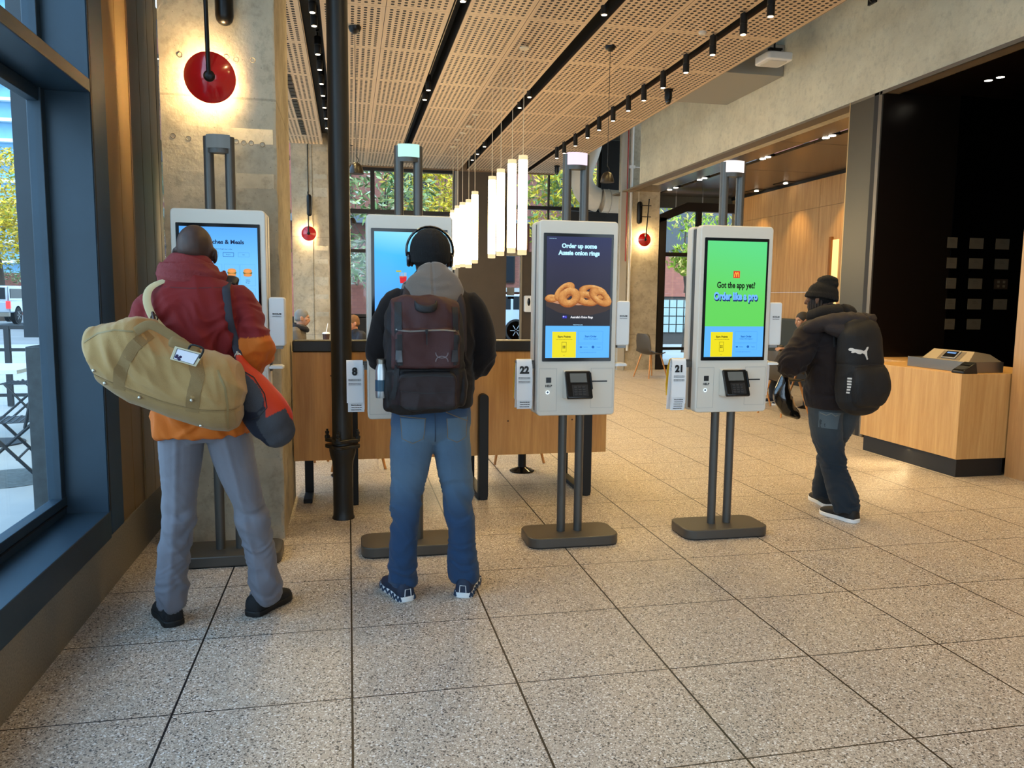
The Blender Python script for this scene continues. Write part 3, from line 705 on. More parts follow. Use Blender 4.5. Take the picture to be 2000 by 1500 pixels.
# white ceiling unit, cameras, detectors
t = thing('ceiling_unit', 'white square wireless unit hanging on a bracket before the concrete beam', 'wireless unit', (4.95, 6.0, 4.2))
obj('case', MB().rprism(4.80, 5.13, 5.86, 6.2, .05, 'Z', 4.24, 4.33), M('unit_white', S(232, 230, 226), .4), t, bev=.012)
obj('face', MB().rprism(4.85, 5.08, 5.91, 6.15, .03, 'Z', 4.232, 4.241), M('unit_grey', S(196, 192, 186), .4), t)
obj('bracket', MB().box(4.93, 5.03, 5.98, 6.08, 4.33, 4.40).cyl((4.97, 6.03, 4.4), (4.97, 6.03, 5.05), .012).box(4.9, 5.06, 6.0, 6.06, 4.39, 4.41), M_IRON, t)
def dome(x, y, label):
    t = thing('dome_camera', label, 'camera', (x, y, 4.05))
    obj('housing', MB().lathe((0, 0, 0), [(.035, .0), (.05, .03), (.05, .12), (.06, .125), (.06, .15)], 18), M_IRON, t, local=True)
    obj('dome', MB().ell((0, 0, 0), (.038, .038, .04)), M('smoked_dome', S(8, 8, 8), .08, spec=.8), t, local=True)
dome(4.17, 7.27, 'black dome camera on the ceiling beside the right spotlight track'); dome(4.30, 13.4, 'black dome camera far back near the windows')
for i, (x, y, w) in enumerate(((-.03, 7.1, 'near the left front bell pendant canopy'), (3.62, 5.1, 'between the two right tracks, near the front'), (-.03, 10.4, 'far back on the left, tiny'), (3.95, 8.8, 'beside the dome camera'))):
    t = thing('ceiling_detector', 'small white round detector on the ceiling %s' % w, 'detector', (x, y, 4.18))
    obj('disc', MB().lathe((0, 0, 0), [(.028, -.01), (.04, .0), (.04, .02)], 16), M('detector_white', S(214, 206, 190), .5), t, local=True)
# paired downlights in the side room ceiling and recess
pairs = [(6.06, 6.83, 6.08, 6.69, 'nearest the steel post'), (6.205, 8.45, 6.23, 8.30, 'second from the steel post'), (6.205, 10.65, 6.225, 10.45, 'third from the steel post'),
         (6.25, 12.0, 6.24, 11.7, 'farthest from the steel post')]
for a, y1, c, y2, w in pairs:
    xx = 6.23
    t = thing('slot_downlight', 'paired white downlights in the side-room ceiling slot, %s' % w, 'downlight', (xx, (y1+y2)/2, 3.6), group='paired slot downlights')
    for yy in (y1, y2): obj('lens', MB().lathe((xx, yy, 3.6), [(.045, 0), (.045, -.006)], 16), EM('downlight_white', (1, .9, .72), 14), t)
    obj('tray', MB().box(xx-.06, xx+.06, min(y1, y2)-.08, max(y1, y2)+.08, 3.60, 3.66), M_IRON, t)
    spot((xx, (y1+y2)/2, 3.58), (xx+.1, (y1+y2)/2, 0), 40, 95, .8)
for y, w in ((10.6, 'nearer'), (11.65, 'farther')):
    t = thing('wall_washer', 'recessed wall washer light above the oak wall, the %s of two' % w, 'downlight', (7.9, y, 3.57))
    obj('trim', MB().box(7.78, 7.98, y-.22, y+.22, 3.59, 3.598), M_IRON, t); obj('lens', MB().lathe((7.88, y-.05, 3.585), [(.04, 0), (.04, -.006)], 14), EM('downlight_white', (1, .9, .72), 14), t)
for y in (6.0, 7.4, 8.9, 10.3, 11.6): spot((7.6, y, 3.5), (8.05, y, 1.6), 42, 70, .8)
t = thing('recess_downlight', 'pair of round white downlights in the ceiling of the dark recess', 'downlight', (6.1, 3.9, 3.59))
for x, y in ((6.09, 3.98), (6.11, 3.86)): obj('lens', MB().lathe((x, y, 3.588), [(.035, 0), (.035, -.006)], 16), EM('downlight_white', (1, .9, .72), 14), t)
spot((5.6, 3.4, 3.5), (5.1, 3.2, .8), 60, 50, .7)
b = MB().box(8.0, 8.04, 9.10, 9.22, 1.35, 2.5)
t = thing('wall_sconce', 'tall narrow lit recess on the oak wall behind the beanie person', 'wall light', (8.0, 9.2, 1.35))
obj('reveal', MB().box(8.00, 8.045, 9.24, 9.30, 1.30, 2.53), M('sconce_wood', S(150, 92, 34), .5), t); obj('glow', MB().box(8.035, 8.046, 9.08, 9.24, 1.35, 2.48), EM('sconce_glow', (1, .62, .22), 1.6), t)
# hidden cove line washing the floor below bench and counter
lamp('AREA', 'cove_light', (4.86, 3.3, .16), 2.2, (1, .74, .40), direction=(-.5, 0, -1), size=.03, size_y=1.1, shape='RECTANGLE')
# ------------------------------------------------------------------ ordering kiosks
M_KW = M('kiosk_white', S(216, 209, 196), .42, spec=.4); M_KG = M('kiosk_grey', S(82, 78, 72), .4, .35); M_KP = M('pole_grey', S(86, 83, 78), .36, .35)
M_BZ = M('bezel_black', S(5, 5, 7), .12, spec=.4); M_BTN = M('button_dark', S(12, 10, 10), .3); M_LINE = M('seam_grey', S(160, 158, 152), .5)
M_TXT = M('ink_black', S(14, 14, 14), .6); M_PAD = M('terminal_black', S(12, 12, 13), .28, spec=.5); M_KEY = M('key_grey', S(44, 44, 46), .5)
M_CARD = M('card_white', S(236, 236, 236), .5); M_SAN = M('dispenser_white', S(224, 224, 222), .4)
def quadm(x0, x1, z0, z1, y, th=.0006): return MB().box(x0, x1, y-th, y, z0, z1)
YF = -.095
def frame_rect(x0, x1, z0, z1, y, w=.0012):
    return MB().box(x0, x1, y-.0006, y, z0, z0+w).box(x0, x1, y-.0006, y, z1-w, z1).box(x0, x0+w, y-.0006, y, z0, z1).box(x1-w, x1, y-.0006, y, z0, z1)
def kiosk(xc, label, arcm, screen):
    t = thing('order_kiosk', label, 'kiosk', (xc, 1.65, 0))
    g = lambda n, mb, m, **k: obj(n, mb, m, t, local=True, **k)
    g('base_plate', MB().rprism(-.275, .275, -.145, .145, .07, 'Z', .004, .062), M_KG, bev=.006)
    g('base_foot', MB().rprism(-.27, .27, -.14, .14, .066, 'Z', 0, .006), M_BLACK)
    for s in (-1, 1): g('pole', MB().cyl((s*.052, 0, .06), (s*.052, 0, 2.255), .0255, seg=28), M_KP)
    # curved light bar between pole tops
    pts = []
    for k in range(13):
        a = -1+2*k/12; pts.append((a*.058, -.028-.018*(1-a*a)))
    poly = pts+[(.058, .01), (-.058, .01)]
    g('light_bar', MB().prism(poly, 'Z', 2.195, 2.262), arcm)
    g('light_bar_foot', MB().prism([(x*.9, y+.004) for x, y in poly], 'Z', 2.17, 2.195), M_KG)
    # front and back housings, clamp between
    h = g('front_housing', MB().rprism(-.232, .232, .772, 1.878, .022, 'Y', YF, -.028), M_KW, bev=.007, bseg=3)
    g('back_housing', MB().rprism(-.232, .232, .772, 1.878, .022, 'Y', .028, .095), M_KW, bev=.007, bseg=3)
    g('rear_screen', MB().rprism(-.205, .205, 1.085, 1.808, .004, 'Y', .094, .097), M_BZ)
    g('core', MB().box(-.222, .222, -.03, .03, .79, 1.86), M_KG)
    # slightly raised lower face lines
    l = frame_rect(-.222, -.118, .80, 1.045, YF-.0003); l2 = frame_rect(.085, .218, .815, 1.045, YF-.0003); l.add(l2.v, l2.f); obj('seam', l, M_LINE, h, local=True)
    bz = g('bezel', MB().rprism(-.207, .203, 1.085, 1.806, .004, 'Y', YF-.003, YF+.002), M_BZ)
    obj('help_scanner', MB().box(-.181, -.151, YF-.002, YF, .963, .993), M_BTN, h, local=True)
    text('help_text', 'HELP', .018, (-.166, YF-.0012, .944), M_TXT, h, bold=.0006)
    r = MB().torus((-.171, YF-.002, .908), .0095, .0022, 'Y', 20, 8); obj('help_button', r, EM('button_ring', (.75, .9, 1), 1.2), h, local=True)
    obj('button_dot', MB().lathe((-.171, YF-.002, .908), [(.005, 0), (.005, .001)], 12, axis='Y'), M('button_blue', S(30, 70, 110), .4), h, local=True)
    obj('receipt_slot', MB().box(.085, .184, YF-.002, YF, .965, .973), M_BTN, h, local=True)
    # card terminal on tilted cradle
    R = __import__('mathutils').Euler((math.radians(-24), 0, 0)).to_matrix()
    c = MB().add([(-.082, YF, .872), (.062, YF, .872), (.062, YF, 1.035), (-.082, YF, 1.035), (-.082, YF-.075, .878), (.062, YF-.075, .878), (.062, YF-.025, 1.03), (-.082, YF-.025, 1.03)],
                 [(0, 1, 2, 3), (4, 7, 6, 5), (0, 4, 5, 1), (3, 2, 6, 7), (0, 3, 7, 4), (1, 5, 6, 2)])
    cr = g('terminal_cradle', c, M_KW, bev=.004)
    TC = Vector((-.004, YF-.064, .955))
    def tp(x, z, y): return TC+R @ Vector((x, y, z))
    def tb(x0, x1, z0, z1, y0, y1, mb=None):
        mb = mb or MB(); vs = [tp(x, z, y) for z in (z0, z1) for y in (y0, y1) for x in (x0, x1)]
        return mb.add(vs, [(0, 2, 3, 1), (4, 5, 7, 6), (0, 1, 5, 4), (2, 6, 7, 3), (0, 4, 6, 2), (1, 3, 7, 5)])
    te = g('card_terminal', tb(-.077, .073, -.082, .083, -.012, .014), M_PAD, bev=.008, bseg=3)
    obj('screen', tb(-.052, .046, .012, .066, -.0135, -.012), M('lcd_grey', S(96, 98, 96), .25, emit=.12), te, local=True)
    obj('keypad_well', tb(-.045, .048, -.070, -.002, -.0128, -.012), M('pad_dark', S(26, 26, 28), .5), te, local=True)
    k = MB()
    for i in range(3):
        for j in range(4): tb(-.036+i*.024, -.018+i*.024, -.022-j*.014, -.012-j*.014, -.0155, -.0125, k)
    obj('key', k, M_KEY, te, local=True)
    obj('privacy_rim', tb(-.079, -.071, -.07, .07, -.018, .0), M_PAD, te, local=True, bev=.002); obj('privacy_rim', tb(.066, .075, -.03, .07, -.018, 0), M_PAD, te, local=True, bev=.002)
    # hand sanitiser on the side
    d = g('hand_sanitizer', MB().rprism(.236, .318, 1.175, 1.432, .012, 'Y', -.085, .02), M_SAN, bev=.006)
    obj('bracket', MB().box(.228, .245, -.05, .0, 1.04, 1.42), M_KG, d, local=True)
    obj('nozzle', MB().box(.25, .305, -.07, .0, 1.158, 1.178), M('nozzle_grey', S(150, 150, 148), .4), d, local=True, bev=.004)
    obj('drip_tray', MB().rprism(.232, .305, -.10, .0, .012, 'Z', 1.055, 1.068).rprism(.238, .299, -.094, -.006, .01, 'Z', 1.068, 1.072), M_SAN, d, local=True, bev=.003)
    text('maker_text', 'ECOLAB', .012, (.278, -.0858, 1.345), M_TXT, d, bold=.0005); text('maker_text', 'Hand Sanitizer', .0078, (.278, -.0858, 1.332), M_TXT, d)
    # holder for the number tents
    g('tent_holder', MB().box(-.345, -.232, -.02, -.008, 1.072, 1.086).box(-.30, -.232, -.03, .0, 1.04, 1.075), M_KG)
    screen(bz)
    return t
def pic(n, mb, m, p): return obj(n, mb, m, p, local=True, sm=0)
YS = YF-.004
M_SBLUE = EM('screen_blue', S(92, 178, 255), 1.0); M_SYEL = EM('screen_yellow', S(236, 222, 20), .95); M_SINK = EM('screen_ink', S(30, 60, 110), .6)
M_SNAVY = EM('screen_navy', S(20, 40, 80), .7); M_SPALE = EM('screen_pale', S(196, 226, 255), 1.0); M_SLINE = EM('screen_line', S(60, 140, 230), .9)
def footer(bz):
    pic('menu_band', quadm(-.190, .190, 1.106, 1.288, YS-.001), M_SBLUE, bz)
    pic('points_panel', quadm(-.150, -.010, 1.107, 1.255, YS-.002), M_SYEL, bz)
    text('points_text', 'Earn Points', .0165, (-.080, YS-.003, 1.226), EM('olive_ink', S(80, 80, 0), .5), bz, bold=.0005)
    text('points_note', 'Log in to earn points on every order', .0065, (-.080, YS-.003, 1.212), EM('olive_ink', S(80, 80, 0), .5), bz)
    m = frame_rect(-.094, -.066, 1.139, 1.196, YS-.0025, .0016)
    for i, j in ((0, 0), (1, 0), (0, 1), (1, 1)): m.box(-.088+i*.009, -.082+i*.009, YS-.0035, YS-.0025, 1.160+j*.009, 1.166+j*.009)
    pic('phone_icon', m, EM('olive_ink', S(80, 80, 0), .5), bz)
    pic('chevron', MB().bar((-.085, YS-.003, 1.122), (-.080, YS-.003, 1.118), .0008, .001).bar((-.080, YS-.003, 1.118), (-.075, YS-.003, 1.122), .0008, .001), EM('olive_ink', S(80, 80, 0), .5), bz)
    pic('order_panel', frame_rect(.004, .150, 1.190, 1.258, YS-.0015, .0008), M_SLINE, bz)
    text('order_text', 'Start Order', .0145, (.077, YS-.003, 1.228), EM('screen_ink2', S(30, 110, 200), .8), bz, bold=.0005)
    text('order_note', 'Continue without logging in', .0075, (.077, YS-.003, 1.214), EM('screen_ink2', S(30, 110, 200), .8), bz)
    pic('icon_row', frame_rect(.004, .150, 1.150, 1.184, YS-.0015, .0006), M_SLINE, bz)
    pic('round_icon', MB().lathe((.092, YS-.002, 1.167), [(.008, 0), (.008, -.001)], 16, axis='Y').box(.014, .026, YS-.0025, YS-.0015, 1.162, 1.171), EM('screen_ink2', S(30, 110, 200), .8), bz)
    text('icon_text', 'Nutrition', .0065, (.048, YS-.003, 1.167), EM('screen_ink2', S(30, 110, 200), .8), bz); text('icon_text', 'Language', .0065, (.125, YS-.003, 1.167), EM('screen_ink2', S(30, 110, 200), .8), bz)
    text('small_print', 'Terms and conditions apply. See the counter for more.', .0045, (.062, YS-.003, 1.137), EM('screen_ink2', S(30, 110, 200), .8), bz)
def ring_pic(cx, cz, R, r, sx, sz, rot, y, seg=56, sg=16, open_=True):
    """flat picture of a fried ring: shaded by vertex colour, all vertices in one plane"""
    vs = []; cols = []; fs = []
    for i in range(seg):
        a = 2*PI*i/seg
        for k in range(sg+1):
            b = -PI/2*1.0+PI*k/sg; rad = R+r*math.sin(b)*(1+.10*noise.noise(Vector((cx*50+math.cos(a)*2, math.sin(a)*2, 3))))
            x, z = rad*math.cos(a)*sx, rad*math.sin(a)*sz
            X, Z = cx+x*math.cos(rot)-z*math.sin(rot), cz+x*math.sin(rot)+z*math.cos(rot)
            vs.append((X, y-.0002*math.cos(b), Z))
            nx, nz, ny = math.sin(b)*math.cos(a), math.sin(b)*math.sin(a), math.cos(b)
            l = max(0, .50*ny+.45*nz+.12*nx)+.22*noise.noise(Vector((X*170, Z*170, 1)))+.12*noise.noise(Vector((X*50, Z*50, 4)))
            l = min(1, max(0, l)); c = S(150, 82, 40), S(212, 150, 84), S(246, 212, 150)
            q = c[0], c[1], l/.6
            if l > .6: q = c[1], c[2], (l-.6)/.4
            cols.append(tuple(q[0][j]*(1-q[2])+q[1][j]*q[2] for j in range(3)))
    for i in range(seg):
        for k in range(sg): i2 = (i+1) % seg; fs.append((i*(sg+1)+k, i2*(sg+1)+k, i2*(sg+1)+k+1, i*(sg+1)+k+1))
    me = tomesh('m', MB().add(vs, fs)); a = me.color_attributes.new('Col', 'FLOAT_COLOR', 'POINT')
    for i, c in enumerate(cols): a.data[i].color = (*c, 1)
    return me
MP = MV('picture_food', emit=.86, bump=0)
def burger(cx, cz, w, bz, y=YS-.003):
    mb = MB(); cols = []
    def blob(z0, h, ww, c):
        n = 20; base = len(mb.v); vs = [(cx, y, cz+z0)]
        for k in range(n): a = 2*PI*k/n; vs.append((cx+ww*math.cos(a), y, cz+z0+h*math.copysign(abs(math.sin(a))**.8, math.sin(a))))
        mb.add(vs, [(0, 1+k, 1+(k+1) % n) for k in range(n)]); cols.extend([tuple(min(1, q*1.25) for q in c)]+[c]*n)
    blob(-.0*w, .30*w, .52*w, S(120, 60, 40)); mb2 = mb
    blob(-.28*w, .2*w, .5*w, S(214, 140, 74)); blob(.0, .10*w, .56*w, S(96, 120, 50)); blob(.22*w, .28*w, .5*w, S(222, 146, 80))
    me = tomesh('m', mb)
    for i, v in enumerate(me.vertices): v.co.y -= .0001*(i//21)
    a = me.color_attributes.new('Col', 'FLOAT_COLOR', 'POINT')
    for i, c in enumerate(cols): a.data[i].color = (*c, 1)
    obj('burger_picture', me, MP, bz, local=True, sm=0)
def scr1(bz):
    pic('display', quadm(-.190, .190, 1.106, 1.788, YS), EMG('display_menu', [(0, S(150, 206, 255)), (.75, S(110, 192, 255)), (1, S(86, 166, 250))], 1.106, 1.788, 1.0), bz)
    text('menu_title', 'Sandwiches & Meals', .0295, (.004, YS-.001, 1.712), M_SNAVY, bz, bold=.0009)
    text('menu_note', 'Select one to begin your order', .0085, (.012, YS-.001, 1.677), M_SINK, bz)
    pills = MB()
    for i, (s, x) in enumerate((('Meals', -.10), ('Chicken', -.03), ('Burgers', .045), ('Fish', .12))):
        l = frame_rect(x-.027, x+.027, 1.638, 1.66, YS-.001, .0022 if i == 2 else .0007); pills.add(l.v, l.f)
        text('pill_text', s, .007, (x, YS-.0015, 1.649), M_SINK, bz)
    pic('pill', pills, EM('pill_blue', S(50, 110, 190), .8), bz)
    for i, x in enumerate((-.105, -.025, .06, .138)):
        for j, z in enumerate((1.545, 1.42, 1.295, 1.17)):
            pic('menu_card', frame_rect(x-.037, x+.037, z-.055, z+.055, YS-.001, .0006), M_SLINE, bz)
            if j < 3: burger(x, z+.012, .042, bz)
            if j < 3: text('item_text', 'Classic\nCheese\nBurger', .0075, (x, YS-.0015, z-.032), M_SNAVY, bz)
def scr2(bz):
    pic('display', quadm(-.190, .190, 1.106, 1.788, YS), EMG('display_sky', [(0, S(96, 172, 250)), (.45, S(84, 168, 250)), (.8, S(70, 186, 255)), (1, S(140, 225, 255))], 1.106, 1.788, 1.0, xw=.25), bz)
    pic('gold_caption', quadm(-.075, -.048, 1.575, 1.583, YS-.001), EM('caption_gold', S(200, 190, 60), .9), bz)
    m = MB()
    for k in range(6): m.bar((-.052+k*.006, YS-.002, 1.545), (-.056+k*.007, YS-.002, 1.572), .003, .001)
    pic('fries_picture', m, EM('fries_gold', S(250, 200, 60), .9), bz)
    pic('fries_box', MB().add([(-.058, YS-.003, 1.552), (-.018, YS-.003, 1.552), (-.022, YS-.003, 1.515), (-.054, YS-.003, 1.515)], [(0, 1, 2, 3)]), EM('box_red', S(220, 40, 50), .9), bz)
    footer(bz)
def scr3(bz):
    pic('display', quadm(-.190, .190, 1.106, 1.788, YS), EMG('display_dark', [(0, S(22, 20, 26)), (.38, S(34, 32, 40)), (.42, S(36, 32, 44)), (.75, S(44, 42, 66)), (1, S(40, 44, 84))], 1.106, 1.788, 1.0), bz)
    W = EM('headline_ice', S(176, 226, 255), 1.15)
    text('headline', 'Order up some', .034, (0, YS-.001, 1.736), W, bz, bold=.0016, sx=.95); text('headline', 'Aussie onion rings', .034, (0, YS-.001, 1.697), W, bz, bold=.0016, sx=.95)
    text('corner_note', 'Limited time only', .006, (-.155, YS-.001, 1.776), W, bz)
    # wooden board and paper
    pic('board_picture', MB().prism([(-.19, 1.40), (-.12, 1.365), (-.02, 1.345), (.08, 1.35), (.16, 1.37), (.19, 1.385), (.19, 1.44), (-.19, 1.44)], 'Y', YS-.001, YS), EM('board_brown', S(70, 52, 46), .8), bz)
    pic('paper_picture', MB().prism([(-.19, 1.428), (-.12, 1.412), (.0, 1.405), (.12, 1.412), (.19, 1.418), (.19, 1.425), (-.19, 1.436)], 'Y', YS-.0015, YS), EM('paper_tan', S(196, 140, 104), .9), bz)
    for i, (cx, cz, R, r, sx, sz, ro) in enumerate([(-.158, 1.442, .012, .018, 1.3, .75, 0), (-.082, 1.480, .038, .018, 1.25, .72, .7), (.085, 1.478, .046, .017, 1.35, .66, -.15), (.045, 1.443, .036, .026, 1.25, .66, -.2),
                                                    (.128, 1.452, .034, .020, 1.40, .78, -.55), (-.055, 1.448, .042, .026, 1.0, .80, .35)]):
        obj('onion_ring_picture', ring_pic(cx, cz, R, r, sx, sz, ro, YS-.002-i*.0005), MP, bz, local=True, sm=0)
    text('caption', "Australia's Onion Rings", .0165, (.022, YS-.001, 1.337), EM('caption_white', S(240, 240, 245), 1), bz, bold=.0004, sx=.85)
    pic('flag_icon', MB().box(-.092, -.066, YS-.0012, YS, 1.331, 1.345), EM('flag_blue', S(30, 30, 180), 1), bz)
    pic('flag_star', MB().box(-.091, -.08, YS-.0018, YS-.001, 1.339, 1.341).box(-.086, -.084, YS-.0018, YS-.001, 1.336, 1.345).box(-.073, -.071, YS-.0018, YS-.001, 1.334, 1.336).box(-.074, -.072, YS-.0018, YS-.001, 1.340, 1.342), EM('caption_white', S(240, 240, 245), 1), bz)
    text('copyright_text', "\u00a92023 McDonald's", .0075, (0, YS-.001, 1.294), W, bz)
    footer(bz)
def scr4(bz):
    pic('display', quadm(-.190, .190, 1.106, 1.788, YS), EMG('display_green', [(0, S(96, 206, 86)), (.5, S(98, 208, 92)), (1, S(92, 214, 132))], 1.106, 1.788, 1.0, xw=.3), bz)
    pic('logo_square', quadm(-.021, .021, 1.573, 1.615, YS-.001), EM('logo_red', S(214, 50, 38), 1), bz)
    m = MB()
    for s in (-1, 1): m.tube([(s*.0005, YS-.0022, 1.581), (s*.002, YS-.0022, 1.597), (s*.007, YS-.0022, 1.606), (s*.012, YS-.0022, 1.597), (s*.0135, YS-.0022, 1.581)], [.0014, .0018, .0018, .002, .0022], 8, sub=4)
    for v in m.v: v.y = YS-.0022+(v.y-YS+.0022)*.2
    pic('arches_logo', m, EM('logo_gold', S(255, 206, 60), 1), bz)
    text('headline', 'Got the app yet?', .049, (0, YS-.001, 1.530), EM('head_black', S(14, 34, 14), 1), bz, bold=.0016, sx=.74)
    text('headline_shadow', 'Order like a pro', .060, (.004, YS-.001, 1.458), EM('head_navy', S(18, 40, 90), 1), bz, bold=.0042, sx=.70)
    text('headline', 'Order like a pro', .060, (0, YS-.0025, 1.465), EM('head_sky', S(110, 176, 250), 1.05), bz, bold=.0026, sx=.70)
    footer(bz)
KX = [(-.645, 'white order kiosk showing sandwiches and meals, in front of the concrete column', EM('arc_off', S(150, 165, 170), .35), scr1),
      (.332, 'white order kiosk with plain blue screen, used by the man with headphones', EM('arc_teal', S(190, 245, 232), 1.0), scr2),
      (1.282, 'white order kiosk advertising onion rings on a dark screen', EM('arc_pink', S(250, 222, 245), 1.1), scr3),
      (2.252, 'white order kiosk with green screen asking Got the app yet', EM('arc_white', S(255, 240, 236), 1.15), scr4)]
for xc, lab, am, sc in KX: kiosk(xc, lab, am, sc)
# number tents hanging beside three kiosks
M_YEL = M('tent_yellow', S(238, 186, 40), .5); M_TG = M('tent_back', S(150, 158, 166), .5)
def tent(x, y, ztop, num, label, group, back, hgt=.235):
    t = thing('number_tent', label, 'table tent', (x, y, ztop-hgt), group=group)
    # folded card: front leaf, round fold, back leaf
    prof = [(-.018, 0), (-.020, hgt*.6), (-.016, hgt-.02), (-.008, hgt-.004), (.002, hgt), (.012, hgt-.006), (.022, hgt-.03), (.036, hgt*.5), (.046, 0)]
    n = len(prof); inner = [(y_*.86, z_-.003 if 0 < i < n-1 else z_) for i, (y_, z_) in enumerate(prof)]
    obj('card', MB().prism([(a, b_) for a, b_ in prof]+[(a+.0, b_) for a, b_ in inner[::-1]], 'X', -.044, .044), M_CARD, t, local=True, sm=60)
    if back: obj('back_leaf', MB().prism([(.002, hgt+.002), (.03, hgt-.008), (.062, hgt*.72), (.075, hgt*.3), (.066, hgt*.02), (.062, hgt*.02), (.071, hgt*.3), (.058, hgt*.72), (.028, hgt-.012), (.002, hgt-.002)], 'X', -.0445, .0445), back, t, local=True)
    if num:
        text('number', num, .056, (0, -.0215, hgt*.73), M_TXT, t, bold=.0032, sx=.95)
        for k, z in enumerate((.555, .525, .46, .43)): text('fine_print', 'Please take this tent to your table and', .0046, (0, -.0212, hgt*z), M_TXT, t, sx=.95, bold=.0003)
    else:
        text('fine_print', 'Please place this tent', .0065, (0, -.0200, .012), M_TXT, t, bold=.0006)
    return t
od = ['first', 'second', 'third', 'fourth', 'fifth']
for x, num, n, back, w in ((.332-.30, '8', 3, None, 'second'), (1.282-.299, '22', 3, M_YEL, 'third'), (2.252-.322, '21', 5, M_YEL, 'fourth')):
    tent(x, 1.615, 1.095, num, 'white folded table tent numbered %s hanging beside the %s kiosk' % (num, w), None, back)
    for k in range(n):
        tent(x+.006+.002*(k % 2), 1.620+.004*(k+1), 1.083-.0135*(k+1), None, 'white table tent at the %s kiosk, %s one peeking out below the numbered card' % (w, od[k]), 'table tents at the %s kiosk' % w, None)
# stack of tents on the far side of the fourth kiosk
for k in range(6):
    tent(2.252+.285, 1.72+.003*k, 1.07-.022*k, None, 'pale table tent hanging on the right side of the fourth kiosk, %s from the top' % ('topmost', 'second', 'third', 'fourth', 'fifth', 'lowest')[k], 'table tents right of the fourth kiosk', None, hgt=.11)
# ------------------------------------------------------------------ iron pipe, booth, tables, chairs
M_PIPE = M('iron_pipe', S(46, 45, 43), .42, .45, var=.15, vscale=8)
t = thing('iron_pipe', 'tall black iron pipe with bolted flange beside the second kiosk', 'pipe', (-.045, 2.36, 0))
obj('lower_pipe', MB().lathe((-.045, 2.36, 0), [(.072, 0), (.072, .01), (.066, .02), (.064, .06), (.064, .34), (.068, .38), (.080, .42), (.085, .45), (.085, .47)], 36), M_PIPE, t)
fl = MB()
for z, ph in ((.468, 0), (.508, 0)):
    poly = []
    for k in range(48):
        a = 2*PI*k/48; r = .098+.016*math.cos(4*(a+PI/12)); poly.append((-.045+r*math.cos(a), 2.36+r*math.sin(a)))
    fl.prism(poly, 'Z', z, z+.022)
f = obj('flange', fl, M_PIPE, t, bev=.004)
for k in range(4):
    a = 2*PI*k/4-PI/12; x, y = -.045+.1*math.cos(a), 2.36+.1*math.sin(a)
    obj('bolt', MB().lathe((x, y, .53), [(.017, 0), (.017, .016), (.010, .018), (.010, .028), (.013, .03), (.013, .044), (.007, .046), (.007, .058)], 8), M_PIPE, f)
obj('upper_pipe', MB().lathe((-.045, 2.36, .47), [(.07, 0), (.065, .04), (.065, 4.2)], 36), M_PIPE, t)

M_LEA = M('black_leather', S(24, 22, 20), .42, bump=.1, bscale=200)
t = thing('booth_bench', 'long oak-backed booth bench with black padded top behind the kiosks', 'booth', (.75, 2.95, 0))
obj('back_panel', MB().box(-.375, 1.865, 2.715, 2.755, .312, 1.062), M_OAKD, t, bev=.002)
b = MB()
for x, z in ((-.12, .9), (.47, .56), (1.12, .56), (1.6, .56), (1.0, .98), (-.0, .56)): b.lathe((x, 2.715, z), [(.006, 0), (.006, -.002)], 10, axis='Y')
obj('screw', b, M('screw_brown', S(60, 34, 16), .6), t)
obj('top_cushion', MB().rprism(-.372, 1.862, 1.062, 1.142, .012, 'Y', 2.705, 2.83), M_LEA, t, bev=.008)
obj('back_cushion', MB().box(-.36, 1.85, 2.757, 2.86, .46, 1.06), M_LEA, t, bev=.02)
obj('seat', MB().box(-.36, 1.85, 2.757, 3.32, .32, .46), M_LEA, t, bev=.02)
M_LEG = M('black_steel', S(16, 15, 14), .5, .3)
for x in (-.29, .028, .932, 1.70):
    tall = x > .5
    mb = MB()
    if x < -.1: mb.box(x-.03, x+.03, 2.98, 3.03, .0, .33).box(x-.03, x+.03, 2.76, 3.03, 0, .03)
    elif x < .1: mb.rprism(x-.028, x+.028, .0, .76, .025, 'Y', 2.655, 2.713).box(x-.028, x+.028, 2.66, 3.3, .0, .03)
    else: mb.rprism(x-.034, x+.034, .0, .765, .03, 'Y', 2.645, 2.713).box(x-.034, x+.034, 2.66, 3.32, .0, .03).box(x-.034, x+.034, 3.27, 3.33, .0, .33)
    obj('leg', mb, M_LEG, t, bev=.003)
M_TOPW = M('table_pale', S(206, 200, 190), .4); M_CHW = wood('chair_wood', S(206, 146, 78), S(170, 108, 50), scale=20)
def ped_table(x, y, label, w=.6, d=.6):
    t = thing('pedestal_table', label, 'table', (x, y, 0))
    obj('base', MB().lathe((x, y, 0), [(.10, 0), (.105, .008), (.09, .016), (.045, .034), (.034, .04)], 28), M('chrome_black', S(30, 28, 28), .12, .7), t)
    obj('column', MB().cyl((x, y, .035), (x, y, .71), .034, seg=20), M_LEG, t)
    obj('top', MB().rprism(x-w/2, x+w/2, y-d/2, y+d/2, .03, 'Z', .71, .745), M_TOPW, t, bev=.004)
ped_table(1.41, 3.53, 'pedestal table behind the booth, its glossy round foot right of the man in jeans')
ped_table(-.05, 3.60, 'pedestal table behind the booth and the iron pipe', .5, .4)
M_SHELL = M('grey_shell', S(66, 58, 46), .5)
